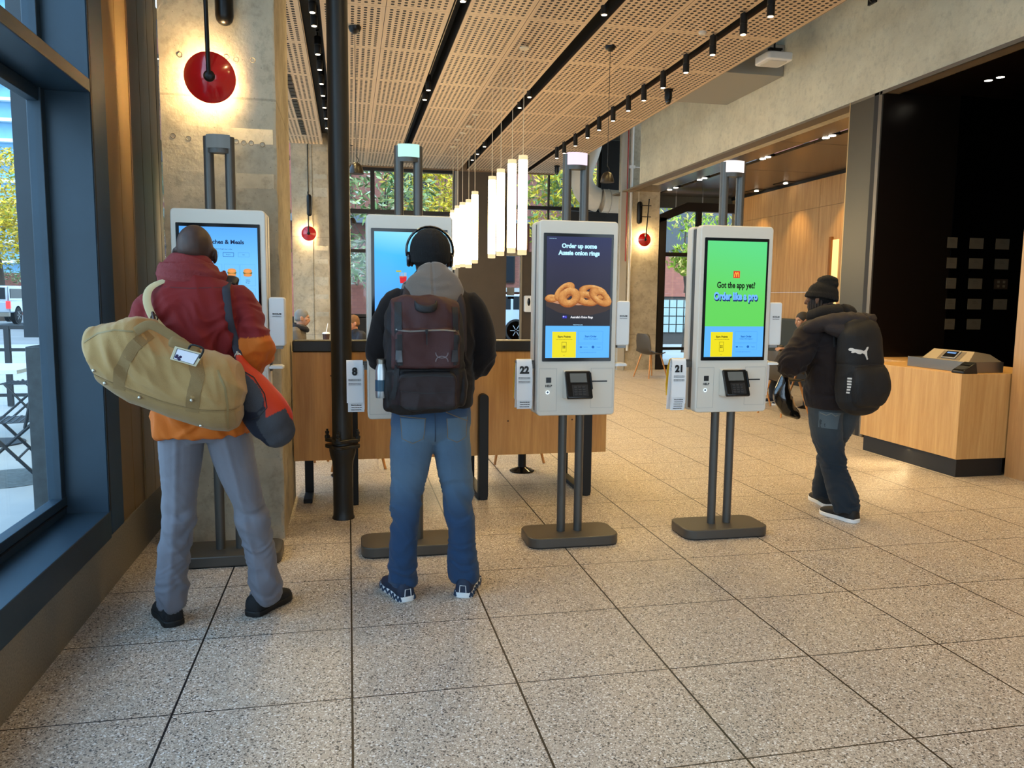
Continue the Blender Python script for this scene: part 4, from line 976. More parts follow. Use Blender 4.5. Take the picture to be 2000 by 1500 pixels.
def chair(x, y, rz, label, first=None):
    if first is not None: return dup(first, (x, y, 0), rz, label=label, group='shell chairs with wooden legs')
    t = thing('shell_chair', label, 'chair', (0, 0, 0), 0, 'shell chairs with wooden legs')
    vs = []; fs = []; prof = [(-.20, .44, .17), (-.18, .452, .20), (-.05, .44, .225), (.10, .438, .225), (.18, .47, .215), (.215, .56, .205), (.235, .68, .20), (.245, .78, .185), (.25, .82, .14)]
    nx = 10
    for th in (0, .012):
        for (y_, z_, w) in prof:
            for i in range(nx+1):
                u = -1+2*i/nx; vs.append((w*u, y_-.05*u*u*(1 if z_ > .5 else 0)+(th if z_ > .5 else 0), z_+.03*u*u*(1 if z_ < .5 else 0)-(th if z_ < .5 else 0)))
    n = (nx+1)*len(prof)
    for j in range(len(prof)-1):
        for i in range(nx): a = j*(nx+1)+i; fs.append((a, a+1, a+nx+2, a+nx+1)); fs.append((n+a, n+a+nx+1, n+a+nx+2, n+a+1))
    for i in range(nx): fs.append((i, n+i, n+i+1, i+1)); a = n-nx-1+i; fs.append((a, a+1, n+a+1, n+a))
    for j in range(len(prof)-1): a = j*(nx+1); fs.append((a, a+nx+1, n+a+nx+1, n+a)); a += nx; fs.append((a, n+a, n+a+nx+1, a+nx+1))
    obj('shell', MB().add(vs, fs), M_SHELL, t, local=True, sm=60)
    for sx in (-1, 1):
        for sy in (-1, 1): obj('leg', MB().cyl((sx*.13, sy*.12, .43), (sx*.22, sy*.22, 0), .016, .011, 14), M_CHW, t, local=True)
    t.location = (x, y, 0); t.rotation_euler = (0, 0, rz); return t
c0 = chair(1.45, 4.03, 0, 'shell chair at the booth table, its wooden legs straddling the glossy table foot')
chair(.05, 3.98, .1, 'shell chair whose leg shows below the booth just right of the iron pipe', c0)
chair(-.52, 4.35, 0, 'shell chair whose leg shows below the booth left of the iron pipe', c0)
chair(5.42, 6.2, PI*.55, 'shell chair with light wooden legs nearest the beanie person', c0)
chair(5.45, 7.15, PI*.5, 'shell chair with light wooden legs behind the nearest one, right of the fourth kiosk', c0)
chair(5.5, 10.9, PI*.6, 'dark shell chair by the far glazing, left of the fourth kiosk', c0)
# bench along the oak wall and table
M_BG = M('bench_grey', S(62, 66, 62), .8, bump=.2, bscale=200)
t = thing('wall_bench', 'long grey padded bench along the oak wall', 'bench', (7.75, 8.5, 0))
obj('seat', MB().box(7.4, 8.0, 5.2, 12.2, .3, .46), M_BG, t, bev=.03); obj('backrest', MB().box(7.86, 8.04, 5.2, 12.2, .46, 1.12), M_BG, t, bev=.03); obj('plinth', MB().box(7.5, 8.0, 5.2, 12.2, 0, .3), M_BLACK, t)
ped_table(6.05, 6.7, 'cafe table beside the shell chairs with wooden legs', .7, .7)
# low light shelf box under the side-room threshold
# ------------------------------------------------------------------ pay counter
t = thing('pay_counter', 'light oak pay counter with black toe kick at the right', 'counter', (5.15, 3.3, 0))
obj('body', MB().box(4.905, 5.378, 2.72, 3.96, .152, .862), M_OAKL, t, bev=.002); obj('toe_kick', MB().box(4.925, 5.375, 2.735, 3.93, 0, .152), M_BLACK, t)
obj('side_body', MB().box(5.38, 5.95, 2.725, 4.55, .152, .861), M_OAKL, t)
t2 = thing('pay_station', 'brushed steel bill payment unit with small lit display on the oak counter', 'payment machine', (5.24, 3.1, .863))
b = MB().box(5.03, 5.375, 2.80, 3.52, .863, .952); obj('base_box', b, M_STEEL, t2, bev=.002)
# sloping lid facing the room
v = [(5.05, 2.82, .952), (5.05, 3.36, .952), (5.375, 2.82, .952), (5.375, 3.36, .952), (5.14, 2.86, 1.035), (5.14, 3.33, 1.035), (5.375, 2.95, 1.005), (5.375, 3.30, 1.01)]
obj('sloped_lid', MB().add(v, [(0, 1, 5, 4), (0, 4, 6, 2), (4, 5, 7, 6), (1, 3, 7, 5), (0, 2, 3, 1), (2, 6, 7, 3)]), M('lid_steel', S(186, 172, 150), .38, .7), t2, bev=.002)
def onlid(y, s, off):
    return Vector((5.05+.09*s-.083*off/.1225, y, .952+.083*s+.09*off/.1225))
def lidbox(y0, y1, s0, s1, o0, o1):
    vs = [onlid(y, s, o) for o in (o0, o1) for s in (s0, s1) for y in (y0, y1)]
    return MB().add(vs, [(0, 2, 3, 1), (4, 5, 7, 6), (0, 1, 5, 4), (2, 6, 7, 3), (0, 4, 6, 2), (1, 3, 7, 5)])
obj('inset', lidbox(2.93, 3.19, .06, .88, -.002, .001), M('inset_grey', S(120, 108, 94), .5, .4), t2)
d = obj('display', lidbox(2.985, 3.145, .14, .85, 0, .012), M('lcd_case', S(150, 148, 146), .3, .5), t2, bev=.003)
obj('display_glass', lidbox(2.997, 3.133, .22, .78, .012, .0135), M_BZ, d); obj('display_text', lidbox(3.015, 3.115, .55, .68, .0136, .0142), EM('lcd_blue', S(120, 170, 230), .9), d)
t3 = thing('card_reader', 'black card reader wedge leaning out at the front of the pay unit', 'card reader', (4.97, 2.80, .863))
b = MB().add([(4.92, 2.725, .863), (4.92, 2.86, .863), (5.06, 2.725, .863), (5.06, 2.86, .863), (4.92, 2.73, .885), (4.92, 2.855, .885), (5.045, 2.73, .957), (5.045, 2.855, .957)],
             [(0, 2, 3, 1), (0, 1, 5, 4), (4, 5, 7, 6), (2, 6, 7, 3), (0, 4, 6, 2), (1, 3, 7, 5)])
obj('case', b, M_PAD, t3, bev=.006)
b = MB().add([(4.935, 2.738, .897), (4.935, 2.847, .897), (4.985, 2.738, .925), (4.985, 2.847, .925)], [(0, 1, 3, 2)]); obj('keypad', b, M_KEY, t3)
b = MB().add([(4.995, 2.738, .932), (4.995, 2.847, .932), (5.035, 2.738, .955), (5.035, 2.847, .955)], [(0, 1, 3, 2)]); obj('screen', b, M('lcd_dim', S(40, 40, 38), .2), t3)
# notices behind the dark glass
M_NOTE = M('paper_dim', S(96, 88, 74), .8); M_NI = M('note_ink', S(60, 54, 46), .8)
xs = [6.275, 6.575, 6.90]; zs = [2.075, 1.862, 1.648, 1.43, 1.214]
cn = ['left', 'middle', 'right']; rn = ['top', 'second', 'third', 'fourth', 'bottom']
for i, x in enumerate(xs):
    for j, z in enumerate(zs):
        if i == 2 and j == 4: continue
        w = .06 if i == 0 else .085
        lab = 'small paper notice on the dark glass, %s row, %s column' % (rn[j], cn[i])
        if i == 2 and j == 2: lab = 'dark notice with four pale squares on the dark glass'
        t = thing('paper_notice', lab, 'notice', (x, 4.51, z-.055), group='paper notices on the dark glass')
        xx = x+.02*j*.5
        if i == 2 and j == 2:
            obj('sheet', MB().box(xx-w, xx+w, 4.508, 4.512, z-.055, z+.055), M('note_dark', S(48, 34, 22), .8), t)
            for a in (-.035, .035):
                for c in (-.022, .024): obj('square', MB().box(xx+a-.015, xx+a+.015, 4.506, 4.509, z+c-.014, z+c+.014), M_NOTE, t)
        else:
            obj('sheet', MB().box(xx-w, xx+w, 4.508, 4.512, z-.056, z+.056), M_NOTE, t)
            b = MB()
            for k in range(3): b.box(xx-.03, xx+.015+.01*k, 4.507, 4.508, z+.03-.012*k, z+.032-.012*k)
            obj('print', b, M_NI, t)
# far door dispenser and sign
t = thing('wall_dispenser', 'white soap dispenser with black oval on the far door post', 'dispenser', (3.97, 14.5, 1.15))
obj('case', MB().rprism(3.88, 4.05, 1.13, 1.50, .03, 'Y', 14.44, 14.56), M_SAN, t, bev=.01); obj('oval', MB().ell((3.975, 14.44, 1.36), (.035, .01, .09)), M_BZ, t)
t = thing('door_sign', 'small grey sign on the far glass door', 'sign', (3.6, 14.6, 1.45))
obj('plate', MB().box(3.50, 3.67, 14.595, 14.605, 1.50, 1.68), M('sign_grey', S(110, 112, 112), .5), t); obj('lower_plate', MB().box(3.52, 3.66, 14.595, 14.605, 1.42, 1.48), M_BZ, t)
# far booth table with cup
ped_table(-.02, 8.5, 'far cafe table with the drink cup on it', .9, .5)
t = thing('drink_cup', 'clear drink cup with white straw on the far table', 'cup', (-.31, 8.52, .745))
obj('cup', MB().lathe((-.31, 8.52, .745), [(.034, 0), (.048, .15), (.050, .17)], 20), M('cola_cup', S(60, 40, 36), .25), t)
obj('lid', MB().lathe((-.31, 8.52, .915), [(.052, 0), (.052, .012), (.03, .026)], 20), M_CARD, t); obj('straw', MB().cyl((-.31, 8.52, .925), (-.285, 8.52, 1.06), .005, seg=8), M_CARD, t)
obj('tray_paper', MB().box(-.48, -.24, 8.4, 8.62, .746, .752), M_CARD, label='white paper on the far table in front of the grey-haired man', cat='paper')
# ------------------------------------------------------------------ people
def V(*a): return Vector(a)
def hand(mb, wrist, d, palm, side, curl=.35, s=1.0):
    """d: pointing direction; palm: direction the palm faces; side: +1/-1 where the thumb goes"""
    d = Vector(d).normalized(); palm = Vector(palm); palm = (palm-d*palm.dot(d)).normalized(); a = d.cross(palm)*side
    w = Vector(wrist)
    mb.tube([w-d*.02*s, w+d*.02*s, w+d*.055*s, w+d*.088*s], [(.026*s, .019*s), (.032*s, .016*s), (.040*s, .015*s), (.038*s, .012*s)], 14, ref=a)
    for i, (off, L) in enumerate(((.031, .068), (.0105, .078), (-.0105, .072), (-.031, .056))):
        p = w+d*.080*s+a*off*s; dd = (d+a*off*2.2).normalized(); pts = [p]; ang = curl*(.5+.12*i)
        for k, f in enumerate((.46, .31, .23)):
            ax = dd.cross(palm); q = Matrix.Rotation(ang, 3, ax.normalized()); dd = q @ dd; p = p+dd*L*f*s; pts.append(p); ang = curl*(.8+.1*i)
        mb.tube(pts, [.0092*s, .0086*s, .0078*s, .0064*s], 10, ref=palm)
    p = w+d*.018*s+a*.026*s; dd = (d*.75+a*.65+palm*.25).normalized(); pts = [p]
    for f in (.042, .032, .026): p = p+dd*f*s; pts.append(p); dd = (dd+d*.35+palm*.12).normalized()
    mb.tube(pts, [.014*s, .0115*s, .0095*s, .0075*s], 10, ref=palm)
def head(mb, c, fd, s=1.0, tilt=0):
    fd = Vector(fd).normalized(); up = Vector((0, 0, 1)); sd = fd.cross(up).normalized(); up = (up*math.cos(tilt)+fd*math.sin(tilt)).normalized(); fd = up.cross(sd).normalized()
    R = Matrix((sd, fd, up)).transposed(); C = Vector(c)
    def P(x, y, z): return C+R @ (Vector((x, y, z))*s)
    mb.ell(P(0, -.008, .028), (.076*s, .096*s, .092*s), R); mb.ell(P(0, .02, -.035), (.063*s, .078*s, .078*s), R)
    mb.ell(P(0, .045, -.082), (.038*s, .042*s, .032*s), R); mb.ell(P(0, .082, .022), (.05*s, .016*s, .012*s), R)
    mb.tube([P(0, .088, .018), P(0, .105, -.015), P(0, .112, -.028)], [.009*s, .012*s, .014*s], 10); mb.ell(P(0, .092, -.058), (.024*s, .012*s, .007*s), R); mb.ell(P(0, .089, -.069), (.021*s, .011*s, .007*s), R)
    for k in (-1, 1):
        mb.ell(P(k*.052, .062, -.012), (.022*s, .022*s, .02*s), R)
        mb.ell(P(k*.084, -.006, -.012), (.009*s, .019*s, .033*s), R @ Matrix.Rotation(k*.35, 3, 'Z')); mb.ell(P(k*.080, .002, -.036), (.007*s, .010*s, .014*s), R)
    return P, R
def person(name, label, J, skin, loc, hands=True, vox=.0065, headcol=None):
    t = thing(name, label, 'person', loc)
    mb = MB(); s = J.get('s', 1.0)
    P, R = head(mb, J['head'], J['face'], J.get('hs', 1.0), J.get('tilt', 0))
    mb.tube([P(0, -.02, -.06), J['neck'], J['chest']], [.056*s, .060*s, .10*s], 16)
    mb.tube([J['neck'], J['chest'], J['waist'], J['pelvis']], [(.07*s, .06*s), (.155*s, .10*s), (.13*s, .095*s), (.15*s, .11*s)], 20, ref=J.get('across', (1, 0, 0)), sub=4)
    for k in 'LR':
        sh, el, wr = J['sh'+k], J['el'+k], J['wr'+k]
        mb.tube([J['chest']+V(0, 0, .06), sh, el, wr], [.06*s, .052*s, .038*s, .026*s], 14, sub=4)
        if hands: hand(mb, wr, J['hd'+k], J['pm'+k], 1 if k == 'R' else -1, J.get('curl', .35), s)
        hp, kn, an, to = J['hip'+k], J['kn'+k], J['an'+k], J['toe'+k]
        mb.tube([J['pelvis'], hp, (hp+kn)/2, kn, (kn*.6+an*.4), an], [.10*s, .082*s, .070*s, .052*s, .050*s, .034*s], 14, sub=3)
        mb.tube([an+V(0, 0, -.02), an*.6+to*.4+V(0, 0, -.035)], [.032*s, .024*s], 12)
    me = remesh(mb, vox, 4)
    hc = headcol
    vcol(me, (lambda p: hc(p, P)) if hc else (lambda p: skin))
    obj('body', me, MV('skin_'+name, .55, .15, 250, .4), t, sm=180)
    e = MB(); pu = MB()
    hs = J.get('hs', 1.0)
    for k in (-1, 1): e.ell(P(k*.031, .079, .0), (.0115*hs, .0115*hs, .0085*hs)); pu.ell(P(k*.031, .0885, .0), (.005*hs, .004*hs, .005*hs))
    obj('eye', e, M('eye_white', S(220, 214, 206), .3), t); obj('pupil', pu, M('pupil_dark', S(30, 18, 12), .2), t)
    br = MB()
    for k in (-1, 1): br.tube([P(k*.016, .094, .02), P(k*.034, .092, .027), P(k*.052, .078, .022)], .0035*hs, 8)
    obj('eyebrow', br, M('brow_dark', S(22, 16, 12), .8), t)
    return t, P, R
def shoe(t, heel, toe, upper, solemat, w=.048, h=.075, zz=0, pitch=0, wave=False, extra=None):
    heel, toe = Vector(heel), Vector(toe); d = (toe-heel); L = d.length; d.normalize(); sd = Vector((0, 0, 1)).cross(d).normalized(); up = d.cross(sd).normalized()
    if up.z < 0: up = -up
    st = [(-.0, .62, .70), (.04, .86, .95), (.18, .92, 1.08), (.34, .84, 1.05), (.5, .88, .84), (.66, 1.02, .66), (.82, .96, .54), (.93, .72, .42), (1.0, .34, .28)]
    mb = MB(); so = MB(); n = 14
    def ring(q, ww, hh, z0):
        c = heel+d*L*q; o = []
        for k in range(n):
            a = 2*PI*k/n; x = math.cos(a); z = math.sin(a)
            x = math.copysign(abs(x)**.8, x); z = max(z, -.35)
            o.append(c+sd*x*ww*w+up*(z0+(z+.35)/1.35*(hh*h)))
        return o
    vs = []; fs = []
    for q, ww, hh in st: vs += ring(q, ww, hh, .018)
    for i in range(len(st)-1):
        for k in range(n): k2 = (k+1) % n; fs.append((i*n+k, i*n+k2, (i+1)*n+k2, (i+1)*n+k))
    fs.append(tuple(range(n))); fs.append(tuple(range((len(st)-1)*n, len(st)*n)))
    mb.add(vs, fs); s = obj('shoe', mb, upper, t, sm=70)
    out = [];
    for q, ww, hh in [(-.03, .3, 0)]+st+[(1.03, .16, 0)]: out.append((heel+d*L*q, (ww+.08)*w))
    poly = [c+sd*r for c, r in out]+[c-sd*r for c, r in out[::-1]]
    m = len(poly); lo = [p+up*0 for p in poly]; hi = [p+up*.026 for p in poly]
    so.add(lo+hi, [tuple(range(m)), tuple(range(m, 2*m))]+[(i, (i+1) % m, m+(i+1) % m, m+i) for i in range(m)])
    obj('sole', so, solemat, s, bev=.004)
    if wave:
        z = MB()
        for k in (-1, 1):
            for i in range(len(out)-2):
                (c1, r1), (c2, r2) = out[i+1], out[min(i+2, len(out)-1)]
                for a, b_ in ((0, .5), (.5, 1)):
                    p = c1+(c2-c1)*a+sd*k*(r1+(r2-r1)*a+.001); q = c1+(c2-c1)*b_+sd*k*(r1+(r2-r1)*b_+.001)
                    za, zb = (.006, .026) if a == 0 else (.026, .006)
                    z.bar(p+up*za, q+up*zb, .006, .008)
        obj('sole_zigzag', z, wave, s)
    if extra:
        b = MB(); c = heel-d*.004; b.tube([c+up*.03-sd*w*.35, c+up*.062-sd*w*.3, c+up*.062+sd*w*.3, c+up*.03+sd*w*.35], .002, 6); obj('heel_mark', b, extra, s)
    return s
def folds(amp, kx=5, kz=24, zc=None, zr=.25, base=.35, seed=0):
    def f(p, n):
        w = base
        if zc:
            for z in zc: w += math.exp(-((p.z-z)/zr)**2)
        q = ridge(Vector((p.x*kx+seed, p.y*kx, p.z*kz+3*noise.noise(p*6))))
        r = ridge(Vector((p.x*kx*1.3+9+seed, p.y*kx*1.3, p.z*kz*.45+p.x*14)))
        return amp*w*(q*.6+r*.6-.35)
    return f

# ---- man with the duffel bag (maroon and orange jacket)
def scalp(dark, skin):
    def f(p, P):
        c = P(0, 0, 0); R = P(0, 1, 0)-c; y = (p-c).dot(R.normalized()); z = (p-c).z
        if z > -.14 and (z > .045 or y < .02-z*0.2) and y < .075 and z > -.075+max(0, y)*1.2:
            k = .55+.2*noise.noise(p*40); return tuple(skin[i]*(1-k)+dark[i]*k for i in range(3))
        return skin
    return f
SK1 = S(88, 58, 44)
J = dict(head=V(-.655, .955, 1.625), face=(-.10, 1, 0), tilt=.12, neck=V(-.645, .915, 1.49), chest=V(-.64, .90, 1.34), waist=V(-.635, .90, 1.08), pelvis=V(-.63, .90, .90),
         shL=V(-.80, .90, 1.42), elL=V(-.845, 1.06, 1.20), wrL=V(-.80, 1.30, 1.31), hdL=(.2, 1, .25), pmL=(.1, .2, -1), shR=V(-.475, .90, 1.43), elR=V(-.395, .83, 1.20), wrR=V(-.46, 1.04, 1.14), hdR=(-.35, 1, .35), pmR=(-1, 0, -.2),
         hipL=V(-.72, .90, .84), knL=V(-.755, .90, .47), anL=V(-.782, .83, .10), toeL=V(-.86, .98, .04), hipR=V(-.54, .90, .84), knR=V(-.44, .89, .46), anR=V(-.385, .875, .10), toeR=V(-.31, 1.02, .04))
m1, P1, R1 = person('person', 'bald man in maroon and orange jacket with grey trousers at the first kiosk', J, SK1, (-.6, .88, 0), headcol=scalp(S(40, 32, 30), SK1))
b = MB()
b.tube([(-.63, .895, .835), (-.632, .895, .90), (-.635, .895, 1.05), (-.64, .89, 1.22), (-.645, .89, 1.36), (-.648, .90, 1.45), (-.65, .905, 1.50), (-.65, .912, 1.535)],
       [(.205, .150), (.207, .152), (.196, .15), (.20, .148), (.205, .14), (.185, .12), (.12, .10), (.085, .085)], 28, sub=4, nexp=2.4, cap='b')
b.tube([(-.70, .90, 1.40), (-.81, .90, 1.39), (-.862, .94, 1.29), (-.865, 1.05, 1.20), (-.835, 1.20, 1.25), (-.81, 1.28, 1.295)], [.09, .078, .068, .066, .058, .046], 18, sub=4)
b.tube([(-.58, .90, 1.41), (-.485, .895, 1.415), (-.435, .87, 1.33), (-.402, .825, 1.215), (-.425, .92, 1.155), (-.455, 1.02, 1.14)], [.088, .078, .072, .070, .064, .048], 18, sub=4)
me = remesh(b, .0075, 5); displace(me, folds(.019, 5, 15, (1.22, .95), .18, .45))
MAR, ORA = S(116, 26, 26), S(192, 98, 26)
def jc(p):
    if p.x > -.475 and p.z < 1.262+.1*(p.x+.4): return ORA
    if p.x < -.83 and p.z < 1.20 and p.y > 1.0: return ORA
    if p.z < 1.178+.0*p.x: return ORA
    return MAR
vcol(me, jc); jk1 = me
JK = obj('jacket', me, MV('jacket_cloth', .75, .25, 350, .25, .05), m1, label='maroon jacket with orange lower part', sm=180)
b = MB().tube([(-.655, .915, 1.455), (-.660, .915, 1.50), (-.665, .917, 1.53), (-.660, .922, 1.56), (-.652, .928, 1.585)], [(.140, .108), (.142, .112), (.138, .108), (.116, .100), (.098, .092)], 30, sub=4, cap=False)
b.tube([(-.79, .93, 1.500), (-.765, .88, 1.528), (-.72, .86, 1.52)], [.012, .022, .02], 10, sub=3)
me = remesh(b, .006, 3); displace(me, lambda p, n: .009*ridge(V(p.x*9, p.y*9, p.z*26+p.x*9))*(1 if p.z < 1.575 else 0)+.02*max(0, -(p.x+.72))*0)
obj('collar', me, M('maroon_cloth', MAR, .75, bump=.3, bscale=90), JK, sm=180)
tr = bvh(jk1)
b = ribbon(tr, [(-.80, 1.475), (-.65, 1.468), (-.50, 1.475)], .004, .001); ribbon(tr, [(-.815, 1.178), (-.45, 1.178)], .003, .001, mb=b)
obj('seam', b, M('maroon_dark', S(84, 26, 28), .8), JK)
b = MB()
b.tube([(-.63, .90, .93), (-.63, .90, .86), (-.63, .90, .80)], [(.180, .128), (.192, .138), (.165, .10)], 24, sub=3, nexp=2.4, cap=False)
b.tube([(-.725, .90, .86), (-.733, .90, .72), (-.750, .905, .50), (-.757, .895, .42), (-.772, .86, .25), (-.780, .835, .13), (-.782, .83, .065)], [(.098, .118), (.090, .098), (.066, .075), (.066, .073), (.066, .072), (.060, .068), (.056, .064)], 20, sub=4, cap=False)
b.tube([(-.535, .90, .86), (-.510, .90, .72), (-.452, .895, .50), (-.436, .89, .42), (-.400, .875, .25), (-.383, .87, .13), (-.386, .87, .055)], [(.098, .118), (.092, .098), (.067, .075), (.066, .073), (.066, .074), (.060, .072), (.058, .068)], 20, sub=4, cap=False)
me = remesh(b, .007, 4); f1 = folds(.021, 4, 22, (.11, .42), .11, .12)
def trf(p, n):
    d = f1(p, n)
    cx = -.725-(.86-p.z)*.07 if p.x < -.6 else -.535+(.86-p.z)*.19   # pressed crease down the back of each leg
    if p.y < .89: d += .006*math.exp(-((p.x-cx)/.012)**2)
    return d
displace(me, trf); vcol(me, lambda p: tuple(c*(1-.12*noise.noise(p*5)) for c in S(112, 112, 120)))
obj('trousers', me, MV('grey_trouser', .8, .2, 500, .25, .1), m1, label='grey pressed trousers', sm=180)
M_SUE = M('black_suede', S(18, 18, 20), .8, bump=.2, bscale=200); M_SOLK = M('black_sole', S(10, 10, 10), .6)
shoe(m1, (-.755, .765, 0), (-.865, .985, 0), M_SUE, M_SOLK, .047, .080); shoe(m1, (-.445, .815, .0), (-.295, 1.03, .0), M_SUE, M_SOLK, .047, .080)

# ---- tan duffel bag on his back
def loftx(st, n=28, e=2.6):
    """st: (x, zlo, zhi, ylo, yhi)"""
    mb = MB(); vs = []; fs = []
    for x, zl, zh, yl, yh in st:
        for k in range(n):
            a = 2*PI*k/n; c, s = math.cos(a), math.sin(a); c = math.copysign(abs(c)**(2/e), c); s = math.copysign(abs(s)**(2/e), s)
            vs.append((x, (yl+yh)/2+(yh-yl)/2*c, (zl+zh)/2+(zh-zl)/2*s))
    for i in range(len(st)-1):
        for k in range(n): k2 = (k+1) % n; fs.append((i*n+k, i*n+k2, (i+1)*n+k2, (i+1)*n+k))
    fs.append(tuple(range(n))); fs.append(tuple(range((len(st)-1)*n, len(st)*n)))
    return mb.add(vs, fs)
M_TAN = MV('tan_canvas', .85, .35, 420, .2, .15); M_WEB = M('tan_webbing', S(140, 112, 70), .85, bump=.4, bscale=600); M_STUD = M('nickel_stud', S(196, 188, 172), .3, .85)
db = thing('duffel_bag', 'tan canvas duffel bag slung across the back of the bald man', 'bag', (-.72, .6, .88))
st = [(-1.012, 1.235, 1.272, .60, .66), (-.995, 1.17, 1.305, .55, .72), (-.96, 1.09, 1.300, .50, .755), (-.90, 1.045, 1.325, .475, .765), (-.85, 1.01, 1.350, .47, .765), (-.81, .995, 1.355, .465, .765), (-.765, .975, 1.325, .463, .765), (-.70, .945, 1.275, .46, .765), (-.62, .918, 1.225, .46, .765),
      (-.54, .893, 1.200, .465, .765), (-.48, .885, 1.185, .475, .76), (-.445, .90, 1.165, .50, .75), (-.428, .94, 1.13, .54, .72)]
def seamz(x):  # line between the wrinkled upper and the smooth base
    pts = [(-1.02, 1.19), (-.97, 1.135), (-.85, 1.085), (-.72, 1.03), (-.6, .995), (-.5, .985), (-.42, .99)]
    for (a, z1), (b_, z2) in zip(pts, pts[1:]):
        if x <= b_: return z1+(z2-z1)*max(0, (x-a)/(b_-a))
    return pts[-1][1]
me = remesh(loftx(st), .006, 3)
def dfn(p, n):
    if n.y > .5: return 0
    k = min(1, max(0, (p.z-seamz(p.x)-.004)/.05))
    q = ridge(V(p.x*9+p.z*7, p.y*4, p.z*4-p.x*3)+V(5, 0, 0))*.6+ridge(V(p.x*20+p.z*9, p.y*6, p.z*7))*.3
    low = noise.noise(p*5)*.004
    return k*(.036*q*(1 if q < 0 else .7)-.003)+low*(1-k)-.004*math.exp(-((p.z-seamz(p.x))/.005)**2)
displace(me, dfn); TANC = S(166, 134, 86)
vcol(me, lambda p: tuple(c*(1.0 if p.z > seamz(p.x) else .80) for c in TANC))
obj('bag_body', me, M_TAN, db, sm=180); tr = bvh(me)
obj('base_piping', ribbon(tr, [(x, seamz(x)) for x in (-.99, -.95, -.88, -.8, -.72, -.64, -.56, -.48, -.44)], .006, .003), M_WEB, db)
obj('webbing_strap', ribbon(tr, [(-.865, 1.075), (-.85, 1.15), (-.80, 1.24), (-.75, 1.29)], .045, .002, sub=6), M_WEB, db); obj('webbing_strap', ribbon(tr, [(-.60, .985), (-.585, 1.07), (-.57, 1.13), (-.585, 1.19)], .05, .002, sub=6), M_WEB, db)
obj('end_zip', ribbon(tr, [(-.475, .905), (-.468, 1.0), (-.475, 1.08), (-.50, 1.15)], .008, .002, sub=6), M('zip_tan', S(140, 120, 78), .7), db)
obj('end_zip', ribbon(tr, [(-.99, 1.255), (-.94, 1.29), (-.87, 1.305), (-.80, 1.30)], .006, .002, sub=6), M('zip_tan', S(140, 120, 78), .7), db)
for x, z in ((-.950, 1.150), (-.915, 1.100), (-.79, 1.045), (-.595, 1.02 if 0 else 1.035), (-.575, .925), (-.63, .95)):
    if (x, z) == (-.63, .95): continue
    h = hit(tr, x, z, default=V(x, .47, z)); obj('foot_stud', MB().lathe(h, [(.007, .004), (.007, -.006), (.005, -.010), (.001, -.011)], 14, axis='Y'), M_STUD, db, sm=60)
# carry handles and strap with snap hook
obj('carry_handle', MB().tube([(-.79, .475, 1.30), (-.74, .47, 1.325), (-.68, .468, 1.295), (-.62, .466, 1.25), (-.57, .47, 1.21)], [(.018, .004)]*5, 10, ref=(0, 0, 1), sub=5), M_WEB, db)
obj('handle_wrap', MB().tube([(-.66, .462, 1.262), (-.575, .462, 1.222)], [(.022, .012), (.022, .012)], 12, ref=(0, 0, 1)), M_WEB, db)
st = MB().tube([(-.745, .70, 1.30), (-.79, .735, 1.35), (-.815, .76, 1.42), (-.80, .80, 1.475), (-.72, .86, 1.51), (-.66, .95, 1.49)], [(.016, .003)]*6, 10, ref=(1, 0, 0), sub=5)
obj('shoulder_strap', st, M('strap_pale', S(196, 178, 136), .8), db)
st = MB().tube([(-.75, .60, 1.285), (-.765, .66, 1.325), (-.785, .72, 1.365)], .007, 8, sub=3); st.torus((-.775, .70, 1.345), .013, .003, 'Y', 16, 6); st.torus((-.745, .59, 1.28), .013, .003, 'Y', 16, 6)
obj('snap_hook', st, M('brown_hook', S(60, 36, 24), .4, .5), db)
# luggage tag
tg = MB(); q = [(-.668, 1.195), (-.648, 1.245), (-.545, 1.215), (-.575, 1.165)]
def tagplate(k, y0, y1):
    c = (sum(a for a, _ in q)/4, sum(b_ for _, b_ in q)/4); p = [(c[0]+(a-c[0])*k, c[1]+(b_-c[1])*k) for a, b_ in q]; return MB().prism(p, 'Y', y0, y1)
lt = obj('luggage_tag', tagplate(1.0, .447, .452), M('tag_canvas', S(206, 198, 168), .7), db, bev=.002)
obj('tag_border', tagplate(.80, .4455, .4472), M('tag_dark', S(60, 62, 70), .6), lt); obj('tag_paper', tagplate(.74, .4445, .4457), M('tag_white', S(228, 230, 240), .5), lt)
b = MB()
for a, c_ in ((0, 0), (.008, .004), (-.007, .004), (.003, -.006), (-.004, .009)): b.ell((-.637+a, .444, 1.2+c_), (.006, .001, .005), seg=10, rings=6)
obj('tag_mark', b, M('tag_ink', S(36, 24, 70), .6), lt)
obj('tag_cord', MB().tube([(-.56, .447, 1.20), (-.545, .44, 1.235), (-.585, .445, 1.25), (-.60, .452, 1.235)], .004, 8, sub=4), M_BLACK, db)

